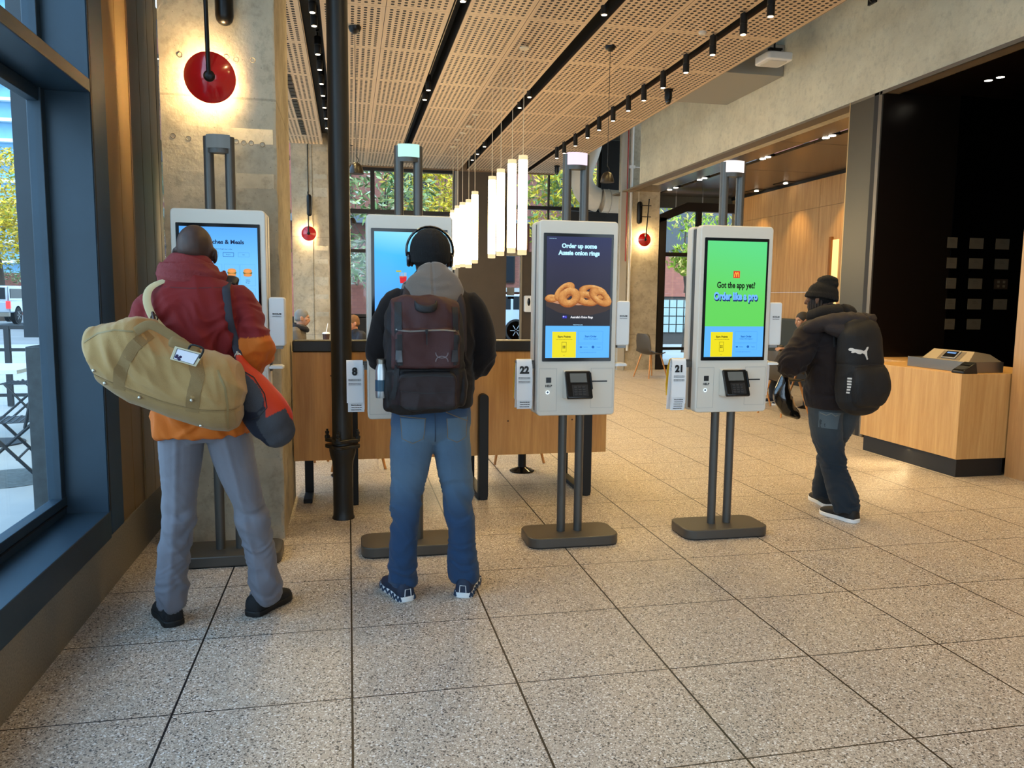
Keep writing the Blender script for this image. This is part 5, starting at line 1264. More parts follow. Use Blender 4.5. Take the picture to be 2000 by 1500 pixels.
# ---- round red and charcoal bag on his right hip
M_RB = MV('sport_bag', .6, .25, 260, .35)
rb = thing('sport_bag', 'navy and charcoal sport bag with red panel on the bald man\'s right hip', 'bag', (-.32, .72, .78))
b = MB().tube([(-.455, .74, 1.172), (-.44, .735, 1.12), (-.405, .73, 1.045), (-.362, .725, .965), (-.325, .72, .90), (-.305, .72, .865)], [(.022, .03), (.046, .05), (.078, .075), (.098, .09), (.097, .09), (.080, .075)], 26, sub=5, ref=(1, 0, 0))
me = remesh(b, .0055, 6); displace(me, lambda p, n: .0035*noise.noise(p*12)-.003*math.exp(-((p.x+.30-(p.z-.97)*.0)/.0)**2) if 0 else .0035*noise.noise(p*12))
NAV, CHA, RDD = S(22, 26, 40), S(58, 60, 66), S(196, 52, 20)
def rc(p):
    ax = V(.39, -.92).normalized(); d = V(p.x+.42, p.z-1.10); u = d.x*.42-d.y*.907; w = d.x*.907+d.y*.42   # along / across the bag axis
    if w > .012+.02*math.sin(u*20) and u < .185: 
        return RDD
    if w > .085: return RDD
    if (u-.06)**2/.0075+(w+.02)**2/.0035 < 1: return CHA
    if u > .165+.25*abs(w-.03): return CHA if w > -.045 else NAV
    if u > .15 and w > -.02: return CHA
    return NAV
vcol(me, rc); obj('bag_body', me, M_RB, rb, sm=180); trb = bvh(me)
obj('panel_piping', ribbon(trb, [(-.44, 1.13), (-.39, 1.10), (-.345, 1.03), (-.335, .975), (-.37, .935), (-.40, .925)], .004, .002, y0=-1), M_BLACK, rb)
jt = bvh(jk1)
def onback(x, z, off=.006):
    h = hit(jt, x, z); return V(x, (h.y if h else .8)-off, z)
pts = [V(-.515, .99, 1.475), V(-.508, .93, 1.505)]+[onback(x, z, .007) for x, z in ((-.507, 1.475), (-.502, 1.42), (-.492, 1.34), (-.478, 1.26))]+[V(-.462, .755, 1.20), V(-.452, .745, 1.165)]
obj('shoulder_strap', MB().tube(pts, [(.0165, .003)]*len(pts), 10, ref=(1, 0, 0), sub=4), M('strap_navy', S(34, 32, 42), .7), rb)
obj('shoulder_pad', MB().tube([(-.515, .975, 1.488), (-.512, .93, 1.512), (-.508, .875, 1.49)], [(.034, .012), (.042, .016), (.030, .010)], 16, ref=(1, 0, 0), sub=4), M('pad_navy', S(16, 17, 26), .6), rb)
obj('snap_hook', MB().tube([(-.455, .735, 1.175), (-.46, .735, 1.2)], .006, 8).torus((-.458, .733, 1.185), .012, .003, 'Y', 14, 6), M_STUD, rb)

# ---- man in headphones
SK2 = S(70, 46, 36)
J = dict(head=V(.388, 1.045, 1.635), face=(0, 1, 0), tilt=-.0, hs=1.08, neck=V(.388, 1.0, 1.49), chest=V(.388, .97, 1.34), waist=V(.385, .96, 1.08), pelvis=V(.383, .955, .92),
         shL=V(.225, .97, 1.42), elL=V(.155, .98, 1.17), wrL=V(.27, 1.18, 1.12), hdL=(.5, 1, .1), pmL=(.3, 0, -1), shR=V(.55, .97, 1.42), elR=V(.635, .98, 1.17), wrR=V(.52, 1.16, 1.10), hdR=(-.5, 1, .2), pmR=(-.4, 0, -1), curl=.7,
         hipL=V(.30, .955, .86), knL=V(.262, .955, .46), anL=V(.245, .94, .10), toeL=V(.19, 1.10, .04), hipR=V(.47, .955, .86), knR=V(.515, .955, .46), anR=V(.54, .94, .10), toeR=V(.60, 1.10, .04))
m2, P2, R2 = person('person', 'man in black beanie with headphones, grey hood and blue jeans', J, SK2, (.39, .96, 0))
# beanie
b = MB(); C = P2(0, -.008, .028)
b.ell(C+V(0, -.004, .0), (.096, .112, .103)); b.tube([C+V(0, 0, -.06), C+V(0, -.004, -.01)], [(.094, .108), (.097, .113)], 28, cap=False)
me = remesh(b, .006, 3); displace(me, lambda p, n: .0015*math.sin(math.atan2(p.x-C.x, p.y-C.y)*60)+.002*noise.noise(p*14))
M_BEAN = M('black_knit', S(15, 13, 13), .95, bump=.5, bscale=260); obj('beanie', me, M_BEAN, m2, label='black knit beanie', sm=180)
# headphones
hp = thing('headphones', 'black over-ear headphones worn over the beanie', 'headphones', P2(0, 0, 0)); M_HP = M('headphone_black', S(22, 22, 24), .25, .2, coat=.4)
pts = [C+V(.112*math.cos(a), .012, .114*math.sin(a)-.004) for a in [PI*k/16 for k in range(-1, 18)]]
obj('headband', MB().tube(pts, [(.013, .006)]*len(pts), 10, ref=(0, 1, 0)), M_HP, hp)
for k in (-1, 1):
    obj('ear_cup', MB().lathe(C+V(k*.088, .018, -.045), [(.026, 0), (.035, k*.006), (.037, k*.014), (.030, k*.022), (.012, k*.024)], 26, axis='X'), M_HP, hp)
# dark jacket, arms bent forward
b = MB()
b.tube([(.385, .955, .925), (.385, .955, 1.0), (.387, .96, 1.15), (.388, .965, 1.33), (.388, .975, 1.43), (.388, .985, 1.49)], [(.195, .14), (.20, .145), (.195, .145), (.205, .145), (.185, .125), (.11, .10)], 28, sub=4, nexp=2.4, cap='b')
b.tube([(.31, .97, 1.40), (.225, .97, 1.395), (.165, .965, 1.29), (.150, .975, 1.17), (.20, 1.07, 1.12), (.26, 1.16, 1.115)], [.09, .080, .068, .064, .056, .042], 18, sub=4)
b.tube([(.46, .97, 1.40), (.55, .97, 1.40), (.615, .965, 1.30), (.635, .965, 1.185), (.60, 1.03, 1.10), (.54, 1.13, 1.095)], [.09, .080, .072, .066, .060, .042], 18, sub=4)
me = remesh(b, .0075, 5); displace(me, folds(.011, 5, 12, (1.15,), .15, .4, 3)); jk2 = me; vcol(me, lambda p: S(25, 20, 19) if p.z > .965 else S(22, 18, 17))
J2 = obj('jacket', me, MV('black_fleece', .9, .4, 260, .2, .06), m2, label='dark zip jacket', sm=180)
tr = bvh(me)
# grey hood lying on the back
b = MB()
b.tube([(.388, 1.075, 1.475), (.315, 1.03, 1.49), (.302, .95, 1.485), (.335, .885, 1.49), (.392, .865, 1.475), (.448, .885, 1.49), (.478, .95, 1.485), (.466, 1.03, 1.49), (.388, 1.075, 1.475)], [(.038, .05)]*9, 16, sub=3, ref=(0, 0, 1))
b.tube([(.388, .925, 1.555), (.39, .905, 1.52), (.390, .875, 1.465), (.388, .835, 1.42), (.388, .815, 1.385)], [(.078, .05), (.120, .055), (.136, .055), (.105, .045), (.045, .028)], 22, sub=4)
me = remesh(b, .0065, 5); displace(me, lambda p, n: .006*(ridge(V(p.x*8, p.y*8, p.z*10))-.3)-.004*math.exp(-((p.x-.38)/.004)**2)); vcol(me, lambda p: S(108, 97, 88))
obj('hood', me, MV('grey_fleece', .9, .4, 300, .2, .3), m2, label='light grey hood', sm=180)
# jeans
def jeans(name, parent, tubes, col, kz=22, zc=(.10, .45), seed=0, amp=.018):
    b = MB()
    for i_, (pts, rad) in enumerate(tubes): b.tube(pts, rad, 20, sub=4, nexp=2.2, cap=False)
    me = remesh(b, .007, 4); displace(me, folds(amp, 4, kz, zc, .11, .22, seed))
    lt, dk = col
    def c(p):
        k = .5+.5*noise.noise(V(p.x*6, p.y*6, p.z*3)+V(seed, 0, 0)); w = math.exp(-((p.z-.62)/.16)**2)*.75+math.exp(-((p.z-.80)/.08)**2)*.5; w = min(1, w*(.6+.6*k))
        return tuple(dk[i]*(1-w)+lt[i]*w for i in range(3))
    vcol(me, c); return obj(name, me, MV('denim_%d' % seed, .85, .45, 600, .2, .1), parent, label='blue jeans', sm=180), me
jn, jme = jeans('jeans', m2, [([(.384, .95, .975), (.384, .95, .90), (.384, .95, .82), (.384, .955, .765)], [(.178, .128), (.188, .138), (.186, .13), (.12, .08)]),
    ([(.300, .95, .85), (.290, .95, .72), (.268, .955, .52), (.262, .955, .44), (.248, .945, .25), (.246, .94, .12), (.250, .935, .06)], [(.100, .12), (.102, .105), (.072, .08), (.062, .074), (.064, .075), (.062, .07), (.054, .064)]),
    ([(.468, .95, .85), (.482, .95, .72), (.512, .955, .52), (.517, .955, .44), (.532, .945, .25), (.540, .94, .12), (.545, .935, .06)], [(.100, .12), (.090, .105), (.072, .08), (.062, .074), (.066, .075), (.064, .07), (.055, .064)])],
    (S(92, 114, 132), S(38, 62, 92)), seed=1)
tr2 = bvh(jme); M_ST = M('stitch_tan', S(120, 100, 70), .8); M_DN = M('denim_patch', S(84, 108, 128), .85, bump=.4, bscale=500)
for x0, x1, d in ((.232, .342, 1), (.442, .545, -1)):
    obj('back_pocket', patch(tr2, [(x0+.006, .775), (x1-.004, .775), (x1, .885), (x0, .885)], 8, 8, .0018), M_DN, jn)
    b = ribbon(tr2, [(x0, .885), (x0+.006, .79), ((x0+x1)/2, .768), (x1-.006, .79), (x1, .885)], .0025, .003); ribbon(tr2, [(x0-.004, .905-.01*d), (x1+.004, .875+.012*d)], .003, .0035, mb=b)
    obj('pocket_stitch', b, M_ST, jn)
obj('seat_seam', ribbon(tr2, [(.386, .92), (.388, .84), (.392, .77)], .004, .002, sub=6), M('denim_dark', S(36, 52, 72), .8), jn)
for x in (.250, .545): obj('hem', MB().torus((x, .935, .064), .056, .004, 'Z', 28, 6, 1.5), M('denim_hem', S(70, 88, 104), .8), jn)
M_NB = M('navy_mesh', S(18, 34, 58), .6, bump=.3, bscale=400); M_SW = M('sole_white', S(226, 226, 224), .5); M_SD = M('sole_navy', S(22, 50, 78), .5)
shoe(m2, (.262, .865, 0), (.170, 1.115, 0), M_NB, M_SW, .046, .085, wave=M_SD, extra=M_CARD); shoe(m2, (.527, .865, 0), (.618, 1.115, 0), M_NB, M_SW, .046, .085, wave=M_SD, extra=M_CARD)
# maroon backpack
MPK = MV('pack_nylon', .62, .3, 420, .35)
pk = thing('backpack', 'dark maroon backpack on the man with headphones', 'backpack', (.33, .74, .93))
st = [(.158, 1.02, 1.20, .74, .80), (.166, .96, 1.38, .69, .82), (.185, .935, 1.425, .655, .825), (.23, .925, 1.445, .635, .828), (.33, .925, 1.45, .628, .83), (.42, .93, 1.44, .635, .828), (.475, .94, 1.42, .655, .825), (.497, .97, 1.36, .69, .82), (.505, 1.05, 1.2, .74, .80)]
b = loftx(st, 32, 3.0); b.rprism(.20, .47, 1.14, 1.30, .03, 'Y', .615, .70); b.rprism(.205, .455, .955, 1.115, .035, 'Y', .60, .70)
b.tube([(.172, .73, .96), (.165, .73, 1.03), (.168, .735, 1.10)], [(.02, .05), (.024, .055), (.012, .05)], 12); b.tube([(.492, .73, .97), (.50, .73, 1.06), (.498, .735, 1.15)], [(.02, .05), (.022, .055), (.010, .05)], 12)
me = remesh(b, .006, 3)
displace(me, lambda p, n: (.010*(ridge(V(p.x*7, p.y*5, p.z*9+p.x*5)+V(2, 0, 0))-.25)+.003*noise.noise(p*25)-.006*math.exp(-((p.z-1.128)/.006)**2)) if n.y < .3 else 0)
PM, PB = S(64, 32, 30), S(24, 20, 20)
vcol(me, lambda p: PB if (p.x < .182 or p.x > .478 or p.z < .972 or 1.105 < p.z < 1.135) else (PM if p.z > 1.13 else S(40, 26, 26)))
obj('pack_body', me, MPK, pk, sm=180); tp_ = bvh(me); M_PB = M('pack_black', S(22, 20, 21), .6, bump=.3, bscale=400); M_ZP = M('zip_grey', S(120, 116, 112), .4, .4)
obj('side_band', ribbon(tp_, [(.212, 1.42), (.21, 1.30), (.212, 1.15)], .03, .003, sub=8), M_PB, pk); obj('side_band', ribbon(tp_, [(.458, 1.40), (.46, 1.30), (.458, 1.15)], .026, .003, sub=8), M_PB, pk)
obj('zip', ribbon(tp_, [(.20, 1.302), (.26, 1.296), (.33, 1.300), (.40, 1.302), (.46, 1.298)], .007, .004, sub=8), M_ZP, pk)
z = MB().box(.324, .334, .60, .612, 1.285, 1.305).box(.327, .331, .60, .61, 1.24, 1.287); obj('zip_pull', z, M_PB, pk)
obj('buckle', patch(tp_, [(.195, 1.165), (.226, 1.165), (.222, 1.215), (.199, 1.215)], 3, 3, .008), M('buckle_grey', S(78, 80, 84), .35, .2), pk); obj('buckle', patch(tp_, [(.435, 1.165), (.466, 1.165), (.462, 1.215), (.439, 1.215)], 3, 3, .008), M('buckle_dark', S(50, 48, 50), .35, .2), pk)
obj('compression_strap', ribbon(tp_, [(.205, 1.15), (.20, 1.06), (.185, 1.0)], .02, .004, sub=6), M_PB, pk)
obj('lower_zip', ribbon(tp_, [(.215, 1.10), (.33, 1.108), (.445, 1.10)], .004, .003, sub=8), M_PB, pk); obj('pocket_flap_line', ribbon(tp_, [(.215, 1.04), (.33, 1.03), (.44, 1.035)], .003, .002, sub=8), M_PB, pk)
hd = MB().tube([(.285, .70, 1.425), (.29, .64, 1.40), (.33, .625, 1.39), (.37, .64, 1.40), (.378, .70, 1.425)], [(.016, .006)]*5, 12, sub=4, ref=(0, 0, 1)); obj('haul_handle', hd, M_PB, pk)
u = MB()   # interlocking arcs emblem
for s_ in (1, -1):
    pts = [(.395+.026*math.cos(a), .6, 1.185+s_*(.018-.022*math.sin(a))) for a in [PI*k/10 for k in range(11)]]; u.tube(pts, [.0022]*11, 6)
me = project(tomesh('m', u), tp_, .0015); obj('emblem', me, M('emblem_dark', S(92, 74, 74), .4), pk, sm=0)
for k, x in ((-1, .255), (1, .505)):
    pts = [(x-.0*k, .80, 1.20), (x+.0*k, .825, 1.38), (x-.015*k, .85, 1.455), (x-.03*k, .92, 1.505), (x-.02*k, 1.02, 1.48), (x, 1.10, 1.38), (x+.02*k, 1.10, 1.25), (x+.02*k, 1.0, 1.12)]
    obj('shoulder_strap', MB().tube(pts, [(.026, .007)]*8, 12, sub=4, ref=(1, 0, 0)), M('strap_brown', S(44, 29, 26), .7), pk)
wb = thing('water_bottle', 'steel water bottle in the side pocket of the maroon backpack', 'bottle', (.140, .715, 1.02))
obj('bottle', MB().lathe((.140, .715, 1.0), [(.024, 0), (.026, .01), (.026, .12), (.018, .145), (.018, .15)], 24), M('bottle_steel', S(170, 172, 172), .3, .8), wb)
obj('cap', MB().lathe((.140, .715, 1.15), [(.019, 0), (.019, .018), (.016, .021)], 24), M_STEEL, wb); obj('band', MB().lathe((.140, .715, 1.03), [(.0265, 0), (.0265, .05)], 24), M('bottle_teal', S(30, 66, 84), .4), wb)

# ---- walking person in beanie
SK3 = S(120, 84, 62); AX = (.99, .12, 0)
J = dict(head=V(3.145, 2.045, 1.47), face=(-.55, .85, 0), tilt=.1, hs=1.0, across=AX, s=.97, neck=V(3.17, 2.0, 1.33), chest=V(3.20, 1.98, 1.18), waist=V(3.24, 1.985, .96), pelvis=V(3.26, 1.99, .82),
         shL=V(3.03, 1.97, 1.25), elL=V(2.91, 1.95, 1.08), wrL=V(2.99, 2.20, 1.06), hdL=(.3, 1, .1), pmL=(.5, 0, -1), shR=V(3.36, 2.0, 1.25), elR=V(3.43, 2.02, 1.05), wrR=V(3.30, 2.25, 1.05), hdR=(-.4, 1, .1), pmR=(-.5, 0, -1), curl=.8,
         hipL=V(3.18, 1.98, .78), knL=V(3.20, 1.95, .43), anL=V(3.215, 1.76, .10), toeL=V(3.17, 1.92, .04), hipR=V(3.34, 2.0, .78), knR=V(3.33, 2.12, .43), anR=V(3.31, 2.13, .10), toeR=V(3.34, 2.29, .04))
m3, P3, R3 = person('person', 'person in black beanie and dark puffy jacket walking past the pay counter', J, SK3, (3.25, 1.95, 0))
C = P3(0, -.01, .03); b = MB(); b.ell(C+V(0, 0, -.005), (.098, .10, .088)); b.ell(C+V(.022, -.01, .055), (.074, .074, .05)); b.ell(C+V(.024, -.01, .082), (.070, .068, .034)); b.tube([C+V(-.010, 0, -.045), C+V(-.004, 0, -.01)], [(.110, .110), (.104, .104)], 28, cap=False)
me = remesh(b, .006, 4); displace(me, lambda p, n: .0015*math.sin(math.atan2(p.x-C.x, p.y-C.y)*50)+.004*noise.noise(p*16)); obj('beanie', me, M_BEAN, m3, label='black knit beanie', sm=180)
b = MB()
for k in range(7): a = PI*.72+.2*k; b.tube([P3(.072*math.cos(a), .085*math.sin(a), -.0), P3(.080*math.cos(a), .09*math.sin(a), -.06), P3(.082*math.cos(a), .09*math.sin(a), -.11)], [.009, .009, .004], 8)
obj('hair', b, M('hair_dark', S(40, 28, 20), .7), m3)
b = MB()
b.tube([(3.26, 1.99, .725), (3.26, 1.99, .80), (3.255, 1.985, .90), (3.24, 1.985, 1.02), (3.215, 1.98, 1.15), (3.19, 1.98, 1.26), (3.17, 1.985, 1.33)], [(.195, .16), (.212, .172), (.212, .175), (.205, .172), (.20, .165), (.175, .14), (.10, .10)], 28, sub=4, ref=AX, nexp=2.3, cap='b')
b.tube([(3.10, 1.975, 1.23), (3.02, 1.96, 1.22), (2.955, 1.945, 1.14), (2.905, 1.94, 1.06), (2.915, 2.03, 1.02), (2.96, 2.13, 1.04), (2.99, 2.19, 1.06)], [.095, .09, .082, .086, .080, .064, .042], 20, sub=4)
b.tube([(3.28, 1.99, 1.23), (3.37, 2.0, 1.22), (3.43, 2.0, 1.12), (3.445, 2.01, 1.04), (3.40, 2.12, 1.02), (3.32, 2.23, 1.05)], [.095, .088, .08, .08, .07, .045], 20, sub=4)
me = remesh(b, .008, 5); displace(me, folds(.011, 4, 10, (.95, 1.1), .2, .5, 7)); vcol(me, lambda p: S(32, 25, 26) if noise.noise(p*3) < .2 else S(27, 21, 22)); jk3 = me
obj('jacket', me, MV('puffy_black', .8, .35, 180, .25, .05), m3, label='dark puffy jacket', sm=180)
b = MB().tube([(3.05, 2.0, 1.345), (3.08, 1.92, 1.365), (3.17, 1.88, 1.375), (3.26, 1.91, 1.365), (3.285, 1.99, 1.355), (3.22, 2.08, 1.34), (3.12, 2.09, 1.33)], [.04, .05, .055, .055, .05, .045, .03], 16, sub=4)
me = remesh(b, .007, 4); displace(me, folds(.006, 6, 20, None, .2, .7, 2)); obj('inner_hood', me, M('hood_black', S(18, 15, 15), .9, bump=.4, bscale=200), m3, sm=180)
b = MB().tube([(2.97, 1.90, 1.265), (3.03, 1.85, 1.295), (3.12, 1.80, 1.315), (3.22, 1.775, 1.32), (3.30, 1.78, 1.325), (3.36, 1.80, 1.335)], [(.045, .04), (.052, .05), (.060, .055), (.062, .055), (.052, .045), (.03, .03)], 18, sub=4)
b.tube([(3.06, 1.80, 1.27), (3.17, 1.75, 1.245), (3.28, 1.755, 1.25), (3.36, 1.80, 1.28)], [.04, .052, .052, .04], 16, sub=3)
me = remesh(b, .007, 4); displace(me, folds(.009, 5, 14, None, .2, .8, 5)); obj('hood', me, M('hood_plum', S(36, 28, 29), .8, bump=.3, bscale=200), m3, label='plum-grey outer hood', sm=180)
jn, jme = jeans('jeans', m3, [([(3.26, 1.99, .86), (3.26, 1.99, .78), (3.26, 1.99, .70)], [(.175, .14), (.185, .15), (.18, .13)]),
    ([(3.175, 1.98, .76), (3.18, 1.975, .62), (3.20, 1.94, .44), (3.21, 1.87, .28), (3.215, 1.78, .15), (3.22, 1.755, .055)], [.110, .104, .086, .080, .084, .074]),
    ([(3.35, 2.0, .76), (3.34, 2.04, .62), (3.33, 2.11, .44), (3.315, 2.12, .28), (3.305, 2.12, .15), (3.305, 2.12, .055)], [.108, .10, .082, .076, .078, .07])],
    (S(66, 74, 78), S(30, 40, 50)), 24, (.10, .42), 2, .013)
tr3 = bvh(jme); obj('back_pocket', patch(tr3, [(3.09, .60), (3.20, .59), (3.22, .70), (3.085, .71)], 6, 6, .002), M('denim_pale', S(80, 92, 98), .85), jn); obj('pocket_stitch', ribbon(tr3, [(3.09, .70), (3.12, .685), (3.15, .70), (3.18, .68), (3.22, .69)], .005, .003), M('stitch_pale', S(120, 118, 108), .8), jn)
M_VB = M('black_canvas', S(16, 14, 14), .7, bump=.3, bscale=300)
shoe(m3, (3.245, 1.675, 0), (3.165, 1.945, 0), M_VB, M_SW, .050, .075); shoe(m3, (3.30, 2.045, .0), (3.335, 2.32, .0), M_VB, M_SW, .050, .075)
# black backpack with leaping cat
pk = thing('backpack', 'black backpack with white leaping cat emblem on the walking person', 'backpack', (3.24, 1.75, .74))
b = MB(); DV = V(.12, -.99, 0); SV = V(.99, .12, 0); c0_ = V(3.245, 1.735, 0)
def pb(u, v, z): return c0_+SV*u+DV*v+V(0, 0, z)
b.tube([pb(.01, 0, .79), pb(.01, .0, .86), pb(.0, 0, 1.0), pb(-.01, 0, 1.15), pb(-.02, -.01, 1.25), pb(-.03, -.02, 1.30)], [(.150, .085), (.160, .10), (.155, .095), (.150, .085), (.138, .075), (.105, .05)], 28, sub=4, ref=SV, nexp=3)
b.tube([pb(.015, .075, .81), pb(.015, .09, .88), pb(.01, .08, .98), pb(.01, .05, 1.03)], [(.130, .045), (.142, .055), (.136, .05), (.12, .03)], 24, sub=4, ref=SV, nexp=3)
me = remesh(b, .0065, 4); displace(me, lambda p, n: .005*(ridge(V(p.x*6, p.y*6, p.z*9))-.3)-.004*math.exp(-((p.z-1.045)/.006)**2)); tk = bvh(me)
obj('pack_body', me, M('pack_jet', S(13, 11, 11), .72, bump=.3, bscale=300), pk, sm=180)
cat = [(498, 500), (503, 494), (511, 494), (520, 499), (548, 503), (563, 509), (574, 503), (579, 490), (586, 486), (589, 490), (584, 503), (578, 516), (580, 530), (584, 545), (588, 553), (582, 557), (576, 545), (568, 527), (556, 521), (545, 526), (532, 524), (537, 519), (522, 517), (512, 521), (507, 518), (510, 511), (500, 508)]
px = [(3.105+(x-498)/90*.125, 1.158-(y-487)/70*.082) for x, y in cat]
bm = bmesh.new(); f_ = bm.faces.new([bm.verts.new((x, 0, z)) for x, z in px]); bmesh.ops.triangulate(bm, faces=[f_]); bmesh.ops.subdivide_edges(bm, edges=bm.edges[:], cuts=2)
me = bpy.data.meshes.new('m'); bm.to_mesh(me); bm.free(); project(me, tk, .004); bm = bmesh.new(); bm.from_mesh(me); r_ = bmesh.ops.extrude_face_region(bm, geom=bm.faces[:]); bmesh.ops.translate(bm, vec=(0, .006, 0), verts=[v for v in r_['geom'] if isinstance(v, bmesh.types.BMVert)]); bm.to_mesh(me); bm.free()
obj('cat_emblem', me, M('emblem_white', S(214, 206, 196), .5), pk, sm=0)
for k in range(6): obj('stripe', patch(tk, [(3.108, .950-.018*k), (3.126-.001*k, .950-.018*k), (3.126-.001*k, .961-.018*k), (3.108, .961-.018*k)], 2, 2, .003), M('emblem_white', S(214, 206, 196), .5), pk)
obj('pocket_zip', ribbon(tk, [(3.13, 1.03), (3.25, 1.045), (3.38, 1.035)], .006, .003, sub=6), M_PB, pk)
for q in (-1, 1): obj('shoulder_strap', MB().tube([pb(q*.10, -.10, 1.08), pb(q*.11, -.11, 1.22), pb(q*.10, -.16, 1.31), pb(q*.11, -.25, 1.325), pb(q*.12, -.37, 1.25), pb(q*.12, -.41, 1.10)], [(.025, .007)]*6, 12, sub=4, ref=SV), M_PB, pk)
# glossy black bag held in front
hb = thing('shiny_bag', 'glossy black bag hanging in front of the walking person', 'bag', (3.10, 2.25, .62))
me = remesh(MB().tube([(3.04, 2.28, .93), (3.03, 2.28, .84), (3.03, 2.28, .76), (3.08, 2.28, .68), (3.15, 2.27, .62)], [(.012, .03), (.04, .05), (.06, .06), (.06, .05), (.02, .03)], 18, sub=4), .007, 4)
displace(me, lambda p, n: .006*ridge(p*12)); obj('bag_body', me, M('gloss_black', S(14, 12, 12), .15, coat=.6), hb, sm=180)
obj('bag_strap', MB().tube([(3.04, 2.28, .92), (3.03, 2.27, 1.0), (3.02, 2.25, 1.05)], [(.01, .003)]*3, 8, sub=3), M_PB, hb)

# ---- seated people
def sitter(label, hx, hy, hz, fd, skin, coat, hairc, seat_z=.45, s=.95, arms=None, vox=.011, shoe_at=None):
    fd = Vector(fd).normalized(); sd = fd.cross(V(0, 0, 1)); c = V(hx, hy, hz)
    nk = c-fd*.03-V(0, 0, .13*s); ch = nk-fd*.05-V(0, 0, .16*s); ws = ch-V(0, 0, .24*s)-fd*.03; pv = ws-V(0, 0, .14*s)
    pv.z = max(pv.z, seat_z+.09); g = pv.z-.09
    J = dict(head=c, face=tuple(fd), tilt=.15, hs=.97, s=s, across=tuple(sd), neck=nk, chest=ch, waist=ws, pelvis=pv, curl=.6)
    for k, q in (('L', -1), ('R', 1)):
        J['sh'+k] = ch+sd*.17*q*s+V(0, 0, .07*s); J['el'+k] = J['sh'+k]+fd*.12-V(0, 0, .26*s); J['wr'+k] = J['el'+k]+fd*.24-sd*.10*q+V(0, 0, .07)
        J['hd'+k] = tuple(fd-sd*.4*q); J['pm'+k] = (0, 0, -1)
        J['hip'+k] = pv+sd*.09*q; J['kn'+k] = pv+sd*.12*q+fd*.42+V(0, 0, .02); J['an'+k] = V(J['kn'+k].x, J['kn'+k].y, .09)+fd*.02; J['toe'+k] = V(J['an'+k].x, J['an'+k].y, .04)+fd*.15
    t, P, R = person('person', label, J, skin, (pv.x, pv.y, 0), vox=vox)
    b = MB(); b.tube([pv, ws, ch, nk-V(0, 0, .03)], [(.18*s, .15*s), (.175*s, .145*s), (.185*s, .14*s), (.09*s, .09*s)], 20, ref=sd, sub=4)
    for k in 'LR': b.tube([ch+V(0, 0, .05), J['sh'+k], J['el'+k], J['wr'+k]], [.09*s, .075*s, .06*s, .045*s], 14, sub=4)
    me = remesh(b, .012, 4); displace(me, folds(.007, 5, 12, None, .2, .8, hx)); obj('coat', me, M('coat_%s' % label[:14].replace(' ', '_'), coat, .85, bump=.2, bscale=120), t, sm=180)
    b = MB()
    for k in 'LR': b.tube([pv, J['kn'+k], J['an'+k]], [.10*s, .075*s, .06*s], 14, sub=4)
    obj('trousers', remesh(b, .013, 4), M('dark_trouser', S(30, 30, 36), .85), t, sm=180)
    for k in 'LR': shoe(t, J['an'+k]-fd*.06-V(0, 0, .09), J['an'+k]+fd*.18-V(0, 0, .09), M_NB, M_SW, .045, .07)
    b = MB(); b.ell(P(0, -.016, .034), (.080, .098, .092), R); b.ell(P(0, -.04, -.01), (.076, .07, .06), R)
    obj('hair', remesh(b, .008, 3), M('hair_%s' % label[:12].replace(' ', '_'), hairc, .8, bump=.6, bscale=180), t, sm=180)
    return t, P, J
t, P, J = sitter('grey-haired man in a grey coat seated at the far table left of the iron pipe', -.635, 8.62, 1.135, (1, -.05, 0), S(176, 128, 100), S(92, 84, 74), S(120, 118, 114))
obj('scarf', MB().tube([J['neck']+V(-.05, -.09, .0), J['neck']+V(.06, -.08, -.03), J['neck']+V(.09, 0, -.05), J['neck']+V(.05, .09, -.02), J['neck']+V(-.07, .07, .02), J['neck']+V(-.09, -.04, .02), J['neck']+V(-.05, -.09, .0)], .035, 12, sub=3), M('scarf_black', S(18, 18, 24), .9), t)
chair(-.78, 8.62, -PI/2+PI, 'shell chair the grey-haired man sits on', c0)
t, P, J = sitter('light-brown-haired person in a dark jacket seated right of the iron pipe', .06, 9.15, 1.045, (-.9, -.4, 0), S(190, 130, 100), S(28, 32, 44), S(120, 84, 52), s=.85, seat_z=.42)
chair(.20, 9.2, -PI*.5, 'shell chair of the person with light brown hair', c0)
t, P, J = sitter('person in a grey-green coat seated behind the walking person', 6.25, 7.2, 1.17, (-1, -.1, 0), S(170, 128, 104), S(70, 68, 62), S(60, 56, 54))
chair(6.42, 7.2, PI*.5, 'shell chair under the person in a grey-green coat', c0)
# foot of someone seated behind the pipe
# ------------------------------------------------------------------ outside
M_PAVE = M('paving', S(164, 166, 164), .85, var=.12, vscale=1.2); M_ASPH = M('asphalt', S(128, 132, 134), .9, var=.15, vscale=.8)
b = MB().box(-16, -1.2, -12, 14.0, -.08, -.01); b.box(-16, 20, 15.0, 22.5, -.16, -.06); struct('floor', b, M_PAVE)
b = MB().box(-160, -16, -12, 190, -.5, -.3); b.box(-16, 60, 22.5, 60, -.5, -.3); b.box(-16, -1.3, 14, 15, -.3, -.09); struct('floor', b, M_ASPH)
struct('wall_pier_outside', MB().box(-2.09, -1.62, 2.95, 3.4, 1.15, 6.0), M('pier_dark', S(40, 50, 58), .6, var=.15, vscale=2))
obj('stone_plinth', MB().box(-2.02, -1.45, 2.76, 3.4, -.01, 1.10), M('dark_granite', S(52, 58, 60), .5, var=.45, vscale=14), label='tall dark granite block outside the left window', cat='stone block', bev=.006)
